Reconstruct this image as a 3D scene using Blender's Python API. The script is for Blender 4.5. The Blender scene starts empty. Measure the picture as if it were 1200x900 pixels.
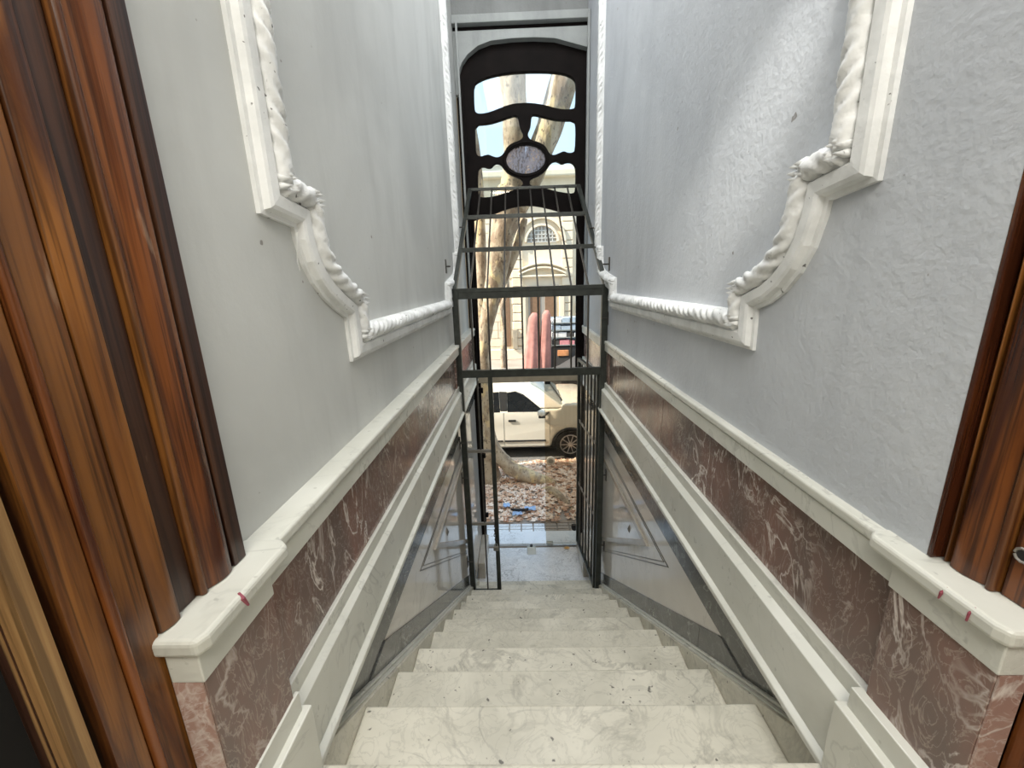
import bpy, bmesh, math, random
from mathutils import Matrix, Vector
random.seed(7)
C = bpy.context.scene.collection
ZOFF = 3.196            # the numbers below are measured from eye level; everything is lifted so the vestibule floor is z = 0

# ------------------------------------------------------------------ camera
cam = bpy.data.objects.new('camera', bpy.data.cameras.new('camera')); C.objects.link(cam)
R0 = (0.99941971, 0.01586804, -0.03014035)       # right
D0 = (-0.02533446, -0.24518543, -0.96914512)     # down
F0 = (-0.02276841, 0.96934633, -0.24464114)      # forward
m = Matrix(((R0[0], -D0[0], -F0[0], 0), (R0[1], -D0[1], -F0[1], 0), (R0[2], -D0[2], -F0[2], ZOFF), (0, 0, 0, 1)))
cam.matrix_world = m
cam.data.sensor_fit = 'HORIZONTAL'; cam.data.sensor_width = 36
cam.data.lens = 478.55 / 1200 * 36
cam.data.clip_start = 0.02; cam.data.clip_end = 200
bpy.context.scene.camera = cam

# ------------------------------------------------------------------ sky, sun, lamps, exposure
world = bpy.data.worlds.new('sky'); bpy.context.scene.world = world; world.use_nodes = True
wn = world.node_tree; wn.nodes.clear()
wo = wn.nodes.new('ShaderNodeOutputWorld'); wb = wn.nodes.new('ShaderNodeBackground')
wt = wn.nodes.new('ShaderNodeTexCoord'); ws = wn.nodes.new('ShaderNodeSeparateXYZ'); wr = wn.nodes.new('ShaderNodeValToRGB')
wn.links.new(wt.outputs['Generated'], ws.inputs[0]); wn.links.new(ws.outputs['Z'], wr.inputs[0])
wr.color_ramp.elements[0].position = 0.0; wr.color_ramp.elements[0].color = (0.60, 0.76, 0.88, 1)
wr.color_ramp.elements[1].position = 0.9; wr.color_ramp.elements[1].color = (0.42, 0.60, 0.82, 1)
wn.links.new(wr.outputs[0], wb.inputs[0]); wb.inputs[1].default_value = 0.95
wn.links.new(wb.outputs[0], wo.inputs[0])

def lamp(name, kind, loc, aim, power, color=(1, 1, 1), size=1.0, size_y=None, **kw):
    d = bpy.data.lights.new(name, kind); d.energy = power; d.color = color
    o = bpy.data.objects.new(name, d); C.objects.link(o)
    o.location = (loc[0], loc[1], loc[2] + ZOFF)
    o.rotation_euler = (Vector(aim) - Vector(loc)).to_track_quat('-Z', 'Y').to_euler()
    if kind == 'AREA':
        d.shape = 'RECTANGLE'; d.size = size; d.size_y = size_y or size
    for k, v in kw.items(): setattr(d, k, v)
    return o
lamp('sun', 'SUN', (0, 0, 20), (11.0, 3.4, 10.0), 5.2, (1, 0.93, 0.8), angle=0.02)
lamp('hall_fill_light', 'AREA', (0.0, -0.75, 1.6), (0.07, 1.2, -1.2), 29, (1, 0.96, 0.88), 1.1, 0.8)  # added fill light above and behind the camera, not a real fitting
lamp('stair_fill_light', 'AREA', (0.07, 1.75, 2.98), (0.07, 1.75, 0), 47, (0.97, 0.985, 1.0), 1.1, 3.6)  # added overhead fill for the stairs; the ceiling above has no opening
lamp('wall_streak_spot', 'SPOT', (0.36, 0.33, 1.26), (0.68, 1.66, 0.08), 72, (1, 0.97, 0.9), spot_size=math.radians(21), spot_blend=1.0, shadow_soft_size=0.05)  # added unseen spot that throws the light streak across the right wall
bpy.context.scene.view_settings.view_transform = 'Standard'
bpy.context.scene.view_settings.look = 'None'
bpy.context.scene.view_settings.gamma = 1.0
bpy.context.scene.view_settings.exposure = 0.85

# ------------------------------------------------------------------ materials
def nodes(name):
    mt = bpy.data.materials.new(name); mt.use_nodes = True
    nt = mt.node_tree; b = nt.nodes['Principled BSDF']
    return mt, nt, b
def N(nt, t, **kw):
    n = nt.nodes.new(t)
    for k, v in kw.items():
        if k in n.inputs.keys(): n.inputs[k].default_value = v
        else: setattr(n, k, v)
    return n
def coord(nt, scale=(1, 1, 1), rand=0.0, rot=(0, 0, 0)):
    tc = N(nt, 'ShaderNodeTexCoord'); mp = N(nt, 'ShaderNodeMapping')
    mp.inputs['Scale'].default_value = scale; mp.inputs['Rotation'].default_value = rot
    nt.links.new(tc.outputs['Object'], mp.inputs['Vector'])
    if rand:
        oi = N(nt, 'ShaderNodeObjectInfo'); ml = N(nt, 'ShaderNodeMath', operation='MULTIPLY'); ml.inputs[1].default_value = rand
        nt.links.new(oi.outputs['Random'], ml.inputs[0]); nt.links.new(ml.outputs[0], mp.inputs['Location'])
    return mp.outputs[0]
def noise(nt, vec, scale, detail=4, dist=0.0, rough=0.55):
    n = N(nt, 'ShaderNodeTexNoise'); n.inputs['Scale'].default_value = scale; n.inputs['Detail'].default_value = detail
    n.inputs['Distortion'].default_value = dist; n.inputs['Roughness'].default_value = rough
    nt.links.new(vec, n.inputs['Vector']); return n.outputs['Fac']
def mrange(nt, f, a, b, c=0.0, d=1.0):
    n = N(nt, 'ShaderNodeMapRange'); n.clamp = True
    for i, v in zip(('From Min', 'From Max', 'To Min', 'To Max'), (a, b, c, d)): n.inputs[i].default_value = v
    nt.links.new(f, n.inputs['Value']); return n.outputs[0]
def math_(nt, op, a, b=None):
    n = N(nt, 'ShaderNodeMath', operation=op)
    for i, v in enumerate((a, b)):
        if v is None: continue
        if isinstance(v, (int, float)): n.inputs[i].default_value = v
        else: nt.links.new(v, n.inputs[i])
    return n.outputs[0]
def mix(nt, f, a, b):
    n = N(nt, 'ShaderNodeMix', data_type='RGBA')
    for i, v in ((0, f), (6, a), (7, b)):
        if isinstance(v, (int, float)): n.inputs[i].default_value = v
        elif isinstance(v, tuple): n.inputs[i].default_value = (*v[:3], 1)
        else: nt.links.new(v, n.inputs[i])
    return n.outputs[2]
def bump(nt, b, h, strength=0.3, dist=0.01):
    n = N(nt, 'ShaderNodeBump'); n.inputs['Strength'].default_value = strength; n.inputs['Distance'].default_value = dist
    nt.links.new(h, n.inputs['Height']); nt.links.new(n.outputs[0], b.inputs['Normal'])
def veins(nt, vec, scale, width, dist=1.5, detail=5):
    f = noise(nt, vec, scale, detail, dist)
    return mrange(nt, math_(nt, 'ABSOLUTE', math_(nt, 'SUBTRACT', f, 0.5)), 0.0, width, 1.0, 0.0)
def plain(name, col, rough=0.5, metal=0.0, var=0.12, scale=12, bmp=0.0):
    mt, nt, b = nodes(name)
    v = coord(nt)
    f = noise(nt, v, scale, 5)
    nt.links.new(mix(nt, mrange(nt, f, 0.3, 0.7), tuple(c * (1 - var) for c in col), tuple(min(1, c * (1 + var)) for c in col)), b.inputs['Base Color'])
    b.inputs['Roughness'].default_value = rough; b.inputs['Metallic'].default_value = metal
    if bmp: bump(nt, b, noise(nt, v, scale * 6, 4), bmp, 0.005)
    return mt
def marble(name, base, dark, vein, vscale=3.0, vw=0.02, vamt=0.6, rough=0.2, rand=9.0, cloud=2.5, stretch=(1, 1, 1), spots=0.0, v2=0.0, v2col=None):
    mt, nt, b = nodes(name)
    v = coord(nt, stretch, rand)
    c = mix(nt, mrange(nt, noise(nt, v, cloud, 6, 0.8), 0.35, 0.68), base, dark)
    mask = mrange(nt, noise(nt, v, vscale * 0.7, 3), 0.4, 0.6)
    vv = math_(nt, 'MULTIPLY', math_(nt, 'MULTIPLY', veins(nt, v, vscale, vw), mask), vamt)
    c = mix(nt, vv, c, vein)
    if v2:
        w = math_(nt, 'MULTIPLY', veins(nt, v, vscale * 3.1, vw * 1.2, 2.5), v2)
        c = mix(nt, w, c, v2col or vein)
    if spots:
        s = mrange(nt, noise(nt, v, 38, 2), 0.69, 0.74, 0, spots)
        c = mix(nt, s, c, (0.07, 0.065, 0.055))
    nt.links.new(c, b.inputs['Base Color'])
    r = mrange(nt, noise(nt, v, 14, 4), 0.3, 0.7, rough * 0.8, rough * 1.35)
    nt.links.new(r, b.inputs['Roughness'])
    bump(nt, b, noise(nt, v, 60, 3), 0.03, 0.003)
    return mt
def wood(name, light, dark, rough=0.35, scale=1.0, worn=0.25):
    mt, nt, b = nodes(name)
    v = coord(nt, (26 * scale, 26 * scale, 1.3 * scale), 5.0)
    g = noise(nt, v, 1.0, 6, 1.2)
    v2 = coord(nt, (110, 110, 2.2), 5.0)
    g2 = noise(nt, v2, 1.0, 3)
    vb = coord(nt, (3, 3, 1.0), 5.0)
    c = mix(nt, mrange(nt, g, 0.42, 0.58), dark, light)
    c = mix(nt, mrange(nt, g2, 0.5, 0.6, 0, 0.7), c, tuple(x * 0.28 for x in dark))
    c = mix(nt, mrange(nt, noise(nt, vb, 1.6, 4), 0.42, 0.7, 0, 0.6), c, tuple(x * 0.45 for x in dark))
    vw = coord(nt, (14, 14, 3.0), 5.0)
    c = mix(nt, mrange(nt, noise(nt, vw, 2.0, 5), 0.66, 0.72, 0, worn), c, (0.55, 0.38, 0.24))
    nt.links.new(c, b.inputs['Base Color']); b.inputs['Roughness'].default_value = rough
    bump(nt, b, g2, 0.25, 0.002)
    return mt
def plaster(name, col, stain, strength=0.35, streak=0.5):
    mt, nt, b = nodes(name)
    v = coord(nt)
    vs = coord(nt, (3, 3, 0.5))
    c = mix(nt, mrange(nt, noise(nt, v, 1.1, 6, 0.6), 0.38, 0.66), col, stain)
    c = mix(nt, mrange(nt, noise(nt, vs, 2.2, 5, 0.3), 0.5, 0.72, 0, streak), c, tuple(x * 0.8 for x in stain))
    sp = mrange(nt, noise(nt, v, 26, 2), 0.755, 0.775, 0, 0.7)
    c = mix(nt, sp, c, (0.16, 0.14, 0.12))
    nt.links.new(c, b.inputs['Base Color']); b.inputs['Roughness'].default_value = 0.62
    h = math_(nt, 'ADD', noise(nt, v, 55, 5), math_(nt, 'MULTIPLY', noise(nt, v, 7, 4), 1.5))
    h = math_(nt, 'ADD', h, math_(nt, 'MULTIPLY', noise(nt, v, 18, 5, 0.4), 0.8))
    bump(nt, b, h, strength, 0.006)
    return mt
M = {}
M['plaster_left'] = plaster('plaster_left', (0.60, 0.61, 0.59), (0.49, 0.50, 0.485), 0.10, 0.35)
M['plaster_right'] = plaster('plaster_right', (0.57, 0.595, 0.625), (0.46, 0.485, 0.52), 0.34, 0.25)
M['plaster_grey'] = plaster('plaster_grey', (0.24, 0.25, 0.245), (0.17, 0.175, 0.17), 0.4)
M['lintel'] = plaster('lintel_paint', (0.38, 0.40, 0.39), (0.27, 0.285, 0.28), 0.4)
def stucco():
    mt, nt, b = nodes('stucco_white'); v = coord(nt)
    geo = N(nt, 'ShaderNodeNewGeometry')
    c = mix(nt, mrange(nt, noise(nt, v, 9, 5), 0.4, 0.7), (0.82, 0.83, 0.82), (0.62, 0.63, 0.62))
    c = mix(nt, mrange(nt, noise(nt, v, 60, 2), 0.70, 0.74, 0, 0.85), c, (0.05, 0.045, 0.04))
    nt.links.new(c, b.inputs['Base Color']); b.inputs['Roughness'].default_value = 0.6
    bump(nt, b, noise(nt, v, 70, 4), 0.35, 0.004); return mt
M['stucco'] = stucco()
M['white_marble'] = marble('white_marble', (0.66, 0.66, 0.60), (0.54, 0.54, 0.48), (0.33, 0.33, 0.30), 2.4, 0.012, 0.5, 0.32, spots=0.25)
M['tread_marble'] = marble('tread_marble', (0.70, 0.67, 0.57), (0.50, 0.48, 0.40), (0.20, 0.19, 0.16), 3.0, 0.03, 0.45, 0.34, spots=0.85, v2=0.22)
M['brown_marble'] = marble('brown_marble', (0.25, 0.138, 0.108), (0.155, 0.115, 0.098), (0.74, 0.66, 0.60), 4.2, 0.022, 1.0, 0.16, spots=0.1, v2=0.6, v2col=(0.42, 0.34, 0.29), stretch=(1, 1.5, 0.8))
M['pink_marble'] = marble('pink_marble', (0.42, 0.27, 0.22), (0.30, 0.17, 0.14), (0.75, 0.68, 0.62), 5, 0.03, 0.9, 0.25, v2=0.4)
M['dark_marble'] = marble('dark_marble', (0.085, 0.088, 0.082), (0.14, 0.14, 0.13), (0.36, 0.37, 0.35), 4, 0.015, 0.8, 0.12, v2=0.3)
M['cream_marble'] = marble('cream_marble', (0.80, 0.76, 0.70), (0.72, 0.68, 0.62), (0.34, 0.32, 0.29), 2.2, 0.012, 0.4, 0.06)
M['beige_marble'] = marble('beige_marble', (0.50, 0.45, 0.38), (0.38, 0.34, 0.28), (0.25, 0.22, 0.18), 5, 0.02, 0.4, 0.2)
M['line_dark'] = plain('incised_line', (0.16, 0.15, 0.135), 0.3)
M['wood'] = wood('stained_pine', (0.20, 0.062, 0.014), (0.06, 0.016, 0.006), 0.27)
M['wood_gold'] = wood('golden_pine', (0.26, 0.10, 0.022), (0.085, 0.027, 0.008), 0.3)
M['wood_dark'] = wood('dark_pine', (0.085, 0.036, 0.018), (0.035, 0.014, 0.009), 0.34)
M['wood_raw'] = wood('raw_pine', (0.42, 0.25, 0.10), (0.28, 0.15, 0.055), 0.5, worn=0.1)
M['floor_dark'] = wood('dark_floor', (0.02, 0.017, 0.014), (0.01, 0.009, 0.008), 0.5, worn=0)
M['dark_room'] = plain('unlit_room_tone', (0.008, 0.007, 0.006), 0.9)  # near-black colour stands in for the missing light in the side room
M['hall_paint'] = plain('hall_paint', (0.6, 0.58, 0.53), 0.8)
M['steel'] = plain('gate_paint', (0.04, 0.044, 0.038), 0.38, 0.3, 0.3, 20, 0.1)
M['bar_steel'] = plain('bar_paint', (0.05, 0.045, 0.038), 0.4, 0.3, 0.3, 20, 0.1)
M['flat_steel'] = plain('bare_steel', (0.30, 0.28, 0.25), 0.4, 0.6)
M['door_wood'] = plain('door_black_paint', (0.006, 0.004, 0.0035), 0.7, 0, 0.4, 8, 0.1)
M['door_wood'].node_tree.nodes['Principled BSDF'].inputs['Specular IOR Level'].default_value = 0.12
M['door_beige'] = plain('transom_bar_paint', (0.40, 0.34, 0.25), 0.5)
M['stone'] = None
def stone(name, a, b_, bw=0.9, rh=0.33):
    mt, nt, b = nodes(name); v = coord(nt)
    c = mix(nt, mrange(nt, noise(nt, v, 1.3, 6), 0.35, 0.7), a, b_)
    nt.links.new(c, b.inputs['Base Color']); b.inputs['Roughness'].default_value = 0.85
    bump(nt, b, noise(nt, v, 20, 5), 0.3, 0.02); return mt
M['stone'] = stone('facade_stone', (0.88, 0.76, 0.58), (0.76, 0.65, 0.48))
M['stone_dark'] = stone('window_recess', (0.42, 0.38, 0.32), (0.32, 0.28, 0.24))
M['pale_build'] = stone('pale_render', (0.80, 0.79, 0.74), (0.70, 0.68, 0.63))
M['pavement'] = stone('pavement_tile', (0.42, 0.36, 0.31), (0.30, 0.26, 0.22))
M['vest'] = marble('vestibule_marble', (0.80, 0.81, 0.82), (0.66, 0.67, 0.68), (0.22, 0.22, 0.22), 6, 0.03, 0.7, 0.25, spots=0.5, v2=0.5)
M['threshold'] = marble('threshold_marble', (0.82, 0.85, 0.89), (0.72, 0.76, 0.80), (0.22, 0.22, 0.23), 7, 0.02, 0.7, 0.4, spots=0.4)
M['asphalt'] = plain('asphalt', (0.16, 0.155, 0.15), 0.9, 0, 0.2, 30, 0.3)
def bark():
    mt, nt, b = nodes('plane_tree_bark'); v = coord(nt, (1, 1, 0.55))
    c = mix(nt, mrange(nt, noise(nt, v, 7, 6, 0.5), 0.42, 0.58), (0.30, 0.22, 0.15), (0.50, 0.41, 0.30))
    c = mix(nt, mrange(nt, noise(nt, v, 3.5, 3, 0.8), 0.56, 0.62, 0, 0.9), c, (0.66, 0.52, 0.30))
    c = mix(nt, mrange(nt, noise(nt, v, 28, 3), 0.58, 0.66, 0, 0.8), c, (0.10, 0.075, 0.055))
    nt.links.new(c, b.inputs['Base Color']); b.inputs['Roughness'].default_value = 0.85
    bump(nt, b, noise(nt, v, 18, 6), 0.7, 0.03); return mt
M['bark'] = bark()
def litter():
    mt, nt, b = nodes('fallen_leaves'); g = N(nt, 'ShaderNodeNewGeometry'); r = N(nt, 'ShaderNodeValToRGB')
    e = r.color_ramp.elements; e[0].color = (0.42, 0.20, 0.11, 1); e[1].color = (0.95, 0.82, 0.70, 1)
    x = e.new(0.35); x.color = (0.75, 0.50, 0.34, 1); x = e.new(0.7); x.color = (0.88, 0.70, 0.56, 1)
    nt.links.new(g.outputs['Random Per Island'], r.inputs[0]); nt.links.new(r.outputs[0], b.inputs['Base Color'])
    b.inputs['Roughness'].default_value = 0.7; return mt
M['litter'] = litter()
M['orange_leaf'] = plain('orange_leaf', (0.62, 0.36, 0.12), 0.6, 0, 0.2, 40)
M['car_paint'] = plain('car_white_paint', (0.80, 0.76, 0.66), 0.15, 0, 0.01)
M['car_paint'].node_tree.nodes['Principled BSDF'].inputs['Coat Weight'].default_value = 0.6
M['tyre'] = plain('tyre_rubber', (0.018, 0.017, 0.017), 0.8)
M['rim'] = plain('wheel_metal', (0.6, 0.6, 0.6), 0.3, 0.7)
M['black_plastic'] = plain('black_plastic', (0.02, 0.02, 0.02), 0.5)
M['car_glass'] = plain('car_dark_glass', (0.012, 0.014, 0.016), 0.05)
M['screen_glass'] = plain('windscreen_glass', (0.38, 0.43, 0.43), 0.05)
M['red_cloth'] = plain('faded_red_cloth', (0.50, 0.23, 0.19), 0.9, 0, 0.2, 5)
M['blue_grey'] = plain('stall_blue', (0.42, 0.50, 0.58), 0.7)
M['pink'] = plain('stall_pink', (0.68, 0.28, 0.30), 0.7)
M['stall_dark'] = plain('stall_dark', (0.07, 0.065, 0.06), 0.7)
M['stall_white'] = plain('stall_white', (0.75, 0.74, 0.72), 0.7)
M['orange'] = plain('stall_orange', (0.75, 0.33, 0.14), 0.7)
M['blue_plastic'] = plain('blue_plastic', (0.40, 0.58, 0.85), 0.4)
M['grey_metal'] = plain('grey_metal', (0.36, 0.38, 0.36), 0.45, 0.4)
M['red_paint'] = plain('red_spot_paint', (0.26, 0.05, 0.075), 0.4)
M['door_brown'] = plain('far_door_brown', (0.24, 0.14, 0.08), 0.6)
def glass(name, tint, refl=0.12, tr=0.92):
    mt = bpy.data.materials.new(name); mt.use_nodes = True; nt = mt.node_tree; nt.nodes.clear()
    o = N(nt, 'ShaderNodeOutputMaterial'); t = N(nt, 'ShaderNodeBsdfTransparent'); g = N(nt, 'ShaderNodeBsdfGlossy')
    t.inputs[0].default_value = (*tint, 1); g.inputs['Roughness'].default_value = 0.02
    fr = N(nt, 'ShaderNodeFresnel'); fr.inputs[0].default_value = 1.45
    mx = N(nt, 'ShaderNodeMixShader'); nt.links.new(fr.outputs[0], mx.inputs[0])
    nt.links.new(t.outputs[0], mx.inputs[1]); nt.links.new(g.outputs[0], mx.inputs[2]); nt.links.new(mx.outputs[0], o.inputs[0]); return mt
M['glass'] = glass('clear_glass', (0.93, 0.96, 0.96))
M['glass_warm'] = glass('tinted_glass', (0.86, 0.80, 0.72))
M['glass_etched'] = plain('etched_glass', (0.55, 0.55, 0.57), 0.3)
def etched():
    mt = bpy.data.materials.new('etched_glass_pane'); mt.use_nodes = True; nt = mt.node_tree; nt.nodes.clear()
    o = N(nt, 'ShaderNodeOutputMaterial'); t = N(nt, 'ShaderNodeBsdfTransparent'); d = N(nt, 'ShaderNodeBsdfTranslucent')
    v = coord(nt, (1, 1, 0.6)); f = mrange(nt, noise(nt, v, 55, 3), 0.45, 0.55, 0.15, 0.85)
    t.inputs[0].default_value = (0.7, 0.7, 0.74, 1); d.inputs[0].default_value = (0.55, 0.52, 0.55, 1)
    mx = N(nt, 'ShaderNodeMixShader'); nt.links.new(f, mx.inputs[0]); nt.links.new(t.outputs[0], mx.inputs[1]); nt.links.new(d.outputs[0], mx.inputs[2])
    nt.links.new(mx.outputs[0], o.inputs[0]); return mt
M['etched'] = etched()

# ------------------------------------------------------------------ builders
ORG = {}
class MB:
    def __init__(s): s.v = []; s.f = []
    def add(s, vs, fs):
        n = len(s.v); s.v += [tuple(p) for p in vs]; s.f += [tuple(i + n for i in f) for f in fs]; return s
    def box(s, x0, x1, y0, y1, z0, z1):
        x0, x1 = sorted((x0, x1)); y0, y1 = sorted((y0, y1)); z0, z1 = sorted((z0, z1))
        return s.add([(x0, y0, z0), (x1, y0, z0), (x1, y1, z0), (x0, y1, z0), (x0, y0, z1), (x1, y0, z1), (x1, y1, z1), (x0, y1, z1)],
                     [(0, 3, 2, 1), (4, 5, 6, 7), (0, 1, 5, 4), (1, 2, 6, 5), (2, 3, 7, 6), (3, 0, 4, 7)])
    def prism(s, ax, pts, a0, a1):
        mk = {'x': lambda p, a: (a, p[0], p[1]), 'y': lambda p, a: (p[0], a, p[1]), 'z': lambda p, a: (p[0], p[1], a)}[ax]
        n = len(pts)
        vs = [mk(p, a0) for p in pts] + [mk(p, a1) for p in pts]
        return s.add(vs, [tuple(range(n)), tuple(range(2 * n - 1, n - 1, -1))] + [(i, i + n, (i + 1) % n + n, (i + 1) % n) for i in range(n)])
    def beam(s, a, b, w, h, up=(0, 0, 1)):
        a = Vector(a); b = Vector(b); d = (b - a).normalized(); u = Vector(up)
        if abs(d.dot(u)) > 0.95: u = Vector((0, 1, 0))
        r = d.cross(u).normalized(); u = r.cross(d).normalized()
        vs = []
        for p in (a, b):
            for i, j in ((-1, -1), (1, -1), (1, 1), (-1, 1)): vs.append(p + r * w / 2 * i + u * h / 2 * j)
        return s.add(vs, [(0, 3, 2, 1), (4, 5, 6, 7), (0, 1, 5, 4), (1, 2, 6, 5), (2, 3, 7, 6), (3, 0, 4, 7)])
    def tube(s, pts, rad, n=8, closed=False, fn=None):
        pts = [Vector(p) for p in pts]; L = len(pts); vs = []; prev = None
        for i, p in enumerate(pts):
            a = pts[i - 1] if (i or closed) else p; b = pts[(i + 1) % L] if (i < L - 1 or closed) else p
            d = (b - a).normalized()
            if prev is None:
                prev = d.orthogonal().normalized()
            r = (prev - d * prev.dot(d)); r = r.normalized() if r.length > 1e-6 else d.orthogonal().normalized(); prev = r
            u = d.cross(r); R = rad[i] if isinstance(rad, (list, tuple)) else rad
            for k in range(n):
                t = 2 * math.pi * k / n; q = R * (fn(i, t) if fn else 1)
                vs.append(p + (r * math.cos(t) + u * math.sin(t)) * q)
        fs = []
        for i in range(L if closed else L - 1):
            j = (i + 1) % L
            for k in range(n):
                fs.append((i * n + k, i * n + (k + 1) % n, j * n + (k + 1) % n, j * n + k))
        if not closed:
            fs.append(tuple(range(n - 1, -1, -1))); fs.append(tuple((L - 1) * n + k for k in range(n)))
        return s.add(vs, fs)
    def cyl(s, a, b, r, n=16, r2=None): return s.tube([a, b], [r, r if r2 is None else r2], n)
    def build(s, name, mat, parent=None, bevel=0.0, smooth=False, seg=2):
        o = (0, 0, 0)
        if parent is not None: o = ORG.get(parent.name, (0, 0, 0))
        me = bpy.data.meshes.new(name)
        me.from_pydata([(a - o[0], b - o[1], c - o[2]) for a, b, c in s.v], [], s.f); me.update()
        bm = bmesh.new(); bm.from_mesh(me); bmesh.ops.recalc_face_normals(bm, faces=bm.faces); bm.to_mesh(me); bm.free()
        me.materials.append(M[mat])
        ob = bpy.data.objects.new(name, me); C.objects.link(ob)
        if parent is not None: ob.parent = parent; ORG[ob.name] = o
        if smooth:
            for p in me.polygons: p.use_smooth = True
        if bevel:
            b = ob.modifiers.new('bevel', 'BEVEL'); b.width = bevel; b.segments = seg; b.limit_method = 'ANGLE'
        return ob
def tag(o, label=None, cat=None, group=None, kind=None):
    if label: o['label'] = label
    if cat: o['category'] = cat
    if group: o['group'] = group
    if kind: o['kind'] = kind
    return o
def thing(name, label, cat, loc, group=None):
    o = bpy.data.objects.new(name, None); C.objects.link(o); o.location = loc; o.empty_display_size = 0.1
    ORG[o.name] = tuple(loc); return tag(o, label, cat, group)
def box(*a): return MB().box(*a)
def plate(name, mat, outer, holes, y0, y1, parent=None, bevel=0.0):
    """a flat board in the XZ plane with holes cut through it"""
    cu = bpy.data.curves.new(name, 'CURVE'); cu.dimensions = '2D'; cu.fill_mode = 'BOTH'; cu.extrude = abs(y1 - y0) / 2
    cu.bevel_depth = bevel; cu.bevel_resolution = 1; cu.offset = -bevel
    for pts in [outer] + holes:
        sp = cu.splines.new('POLY'); sp.points.add(len(pts) - 1); sp.use_cyclic_u = True
        for p, q in zip(sp.points, pts): p.co = (q[0], q[1], 0, 1)
    tmp = bpy.data.objects.new('tmp', cu); C.objects.link(tmp)
    dg = bpy.context.evaluated_depsgraph_get()
    me = bpy.data.meshes.new_from_object(tmp.evaluated_get(dg)); bpy.data.objects.remove(tmp)
    me.transform(Matrix(((1, 0, 0, 0), (0, 0, -1, (y0 + y1) / 2), (0, 1, 0, 0), (0, 0, 0, 1))))
    if parent is not None:
        o = ORG.get(parent.name, (0, 0, 0)); me.transform(Matrix.Translation((-o[0], -o[1], -o[2])))
    me.name = name; me.materials.clear(); me.materials.append(M[mat])
    ob = bpy.data.objects.new(name, me); C.objects.link(ob)
    if parent is not None: ob.parent = parent
    return ob
def smooth_loop(pts, it=1):
    for _ in range(it):
        q = []
        n = len(pts)
        for i in range(n):
            a, b = pts[i], pts[(i + 1) % n]
            q.append((a[0] * .75 + b[0] * .25, a[1] * .75 + b[1] * .25)); q.append((a[0] * .25 + b[0] * .75, a[1] * .25 + b[1] * .75))
        pts = q
    return pts

# ------------------------------------------------------------------ the stair flight
L0 = -1.036; RISE = 0.18; GO = 0.2665; Y0 = 0.672
FL = L0 - 12 * RISE                     # vestibule floor, -3.196
TX0, TX1 = -0.487, 0.661
def nose(y): return L0 - (y - Y0) * RISE / GO
stairs = thing('staircase', 'flight of worn pale marble steps going down to the street door', 'stairs', (0.087, Y0, FL))
for n in range(1, 12):
    z = L0 - n * RISE; ya = Y0 + GO * (n - 1); yb = Y0 + GO * n
    MB().box(TX0, TX1, ya - 0.02, yb, z - 0.032, z).build('tread', 'tread_marble', stairs, 0.006)
for n in range(0, 12):
    z = L0 - n * RISE; yb = Y0 + GO * n
    MB().box(TX0, TX1, yb - 0.045, yb - 0.02, z - RISE, z - 0.034).build('riser', 'white_marble', stairs)
S = lambda y: nose(y) + 0.012
for side, xa, xb in (('l', TX0, -0.528), ('r', TX1, 0.70)):
    sg = 1 if side == 'r' else -1
    cuts = [0.60, 1.22, 1.84, 2.46, 3.08, 3.62]
    for a, b in zip(cuts[:-1], cuts[1:]):
        b2 = b - 0.003
        MB().prism('x', [(a, S(a)), (b2, S(b2)), (b2, S(b2) - 0.36), (a, S(a) - 0.36)], xa, xb).build('stringer', 'tread_marble', stairs, 0.002)
        x1 = xa + sg * 0.009
        MB().prism('x', [(a, S(a) + .006), (b2, S(b2) + .006), (b2, S(b2)), (a, S(a))], x1, xb).build('stringer_fillet', 'white_marble', stairs, 0.002)
        x2 = xa + sg * 0.022
        MB().prism('x', [(a, S(a) + .018), (b2, S(b2) + .018), (b2, S(b2) + .006), (a, S(a) + .006)], x2, xb).build('stringer_bead', 'white_marble', stairs, 0.004)
# under-body of the flight
MB().prism('x', [(0.60, L0 - .36), (3.3, FL - .04), (3.3, FL - .3), (0.60, FL - .3)], -0.53, 0.70).build('stair_core', 'plaster_grey', stairs)

# ------------------------------------------------------------------ floors
fl = MB().box(-0.95, 0.95, -3.0, Y0 - 0.05, L0 - 0.2, L0 - 0.03).build('floor', 'plaster_grey'); tag(fl, 'landing floor slab at the head of the marble stairs', kind='structure')
for x0, x1 in ((-0.95, -0.32), (-0.317, 0.30), (0.303, 0.95)):
    for y0, y1 in ((-3.0, -1.35), (-1.347, -0.35), (-0.347, 0.30)):
        MB().box(x0, x1, y0, y1, L0 - 0.03, L0).build('floor_slab', 'tread_marble', fl, 0.002)
MB().box(-0.51, 0.685, 0.303, Y0, L0 - 0.032, L0).build('landing_nosing', 'tread_marble', fl, 0.006)
MB().box(-0.53, 0.70, Y0 - .06, Y0 - 0.045, FL, L0 - 0.04).build('landing_edge', 'plaster_grey', fl)
fv = MB().box(-0.75, 0.95, 3.55, 4.40, FL - 0.2, FL - 0.02).build('floor', 'plaster_grey'); tag(fv, 'vestibule floor just inside the street door', kind='structure')
MB().box(-0.53, 0.70, Y0 + GO * 11 - 0.02, 4.395, FL - 0.02, FL).build('floor_slab', 'vest', fv, 0.003)

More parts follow.
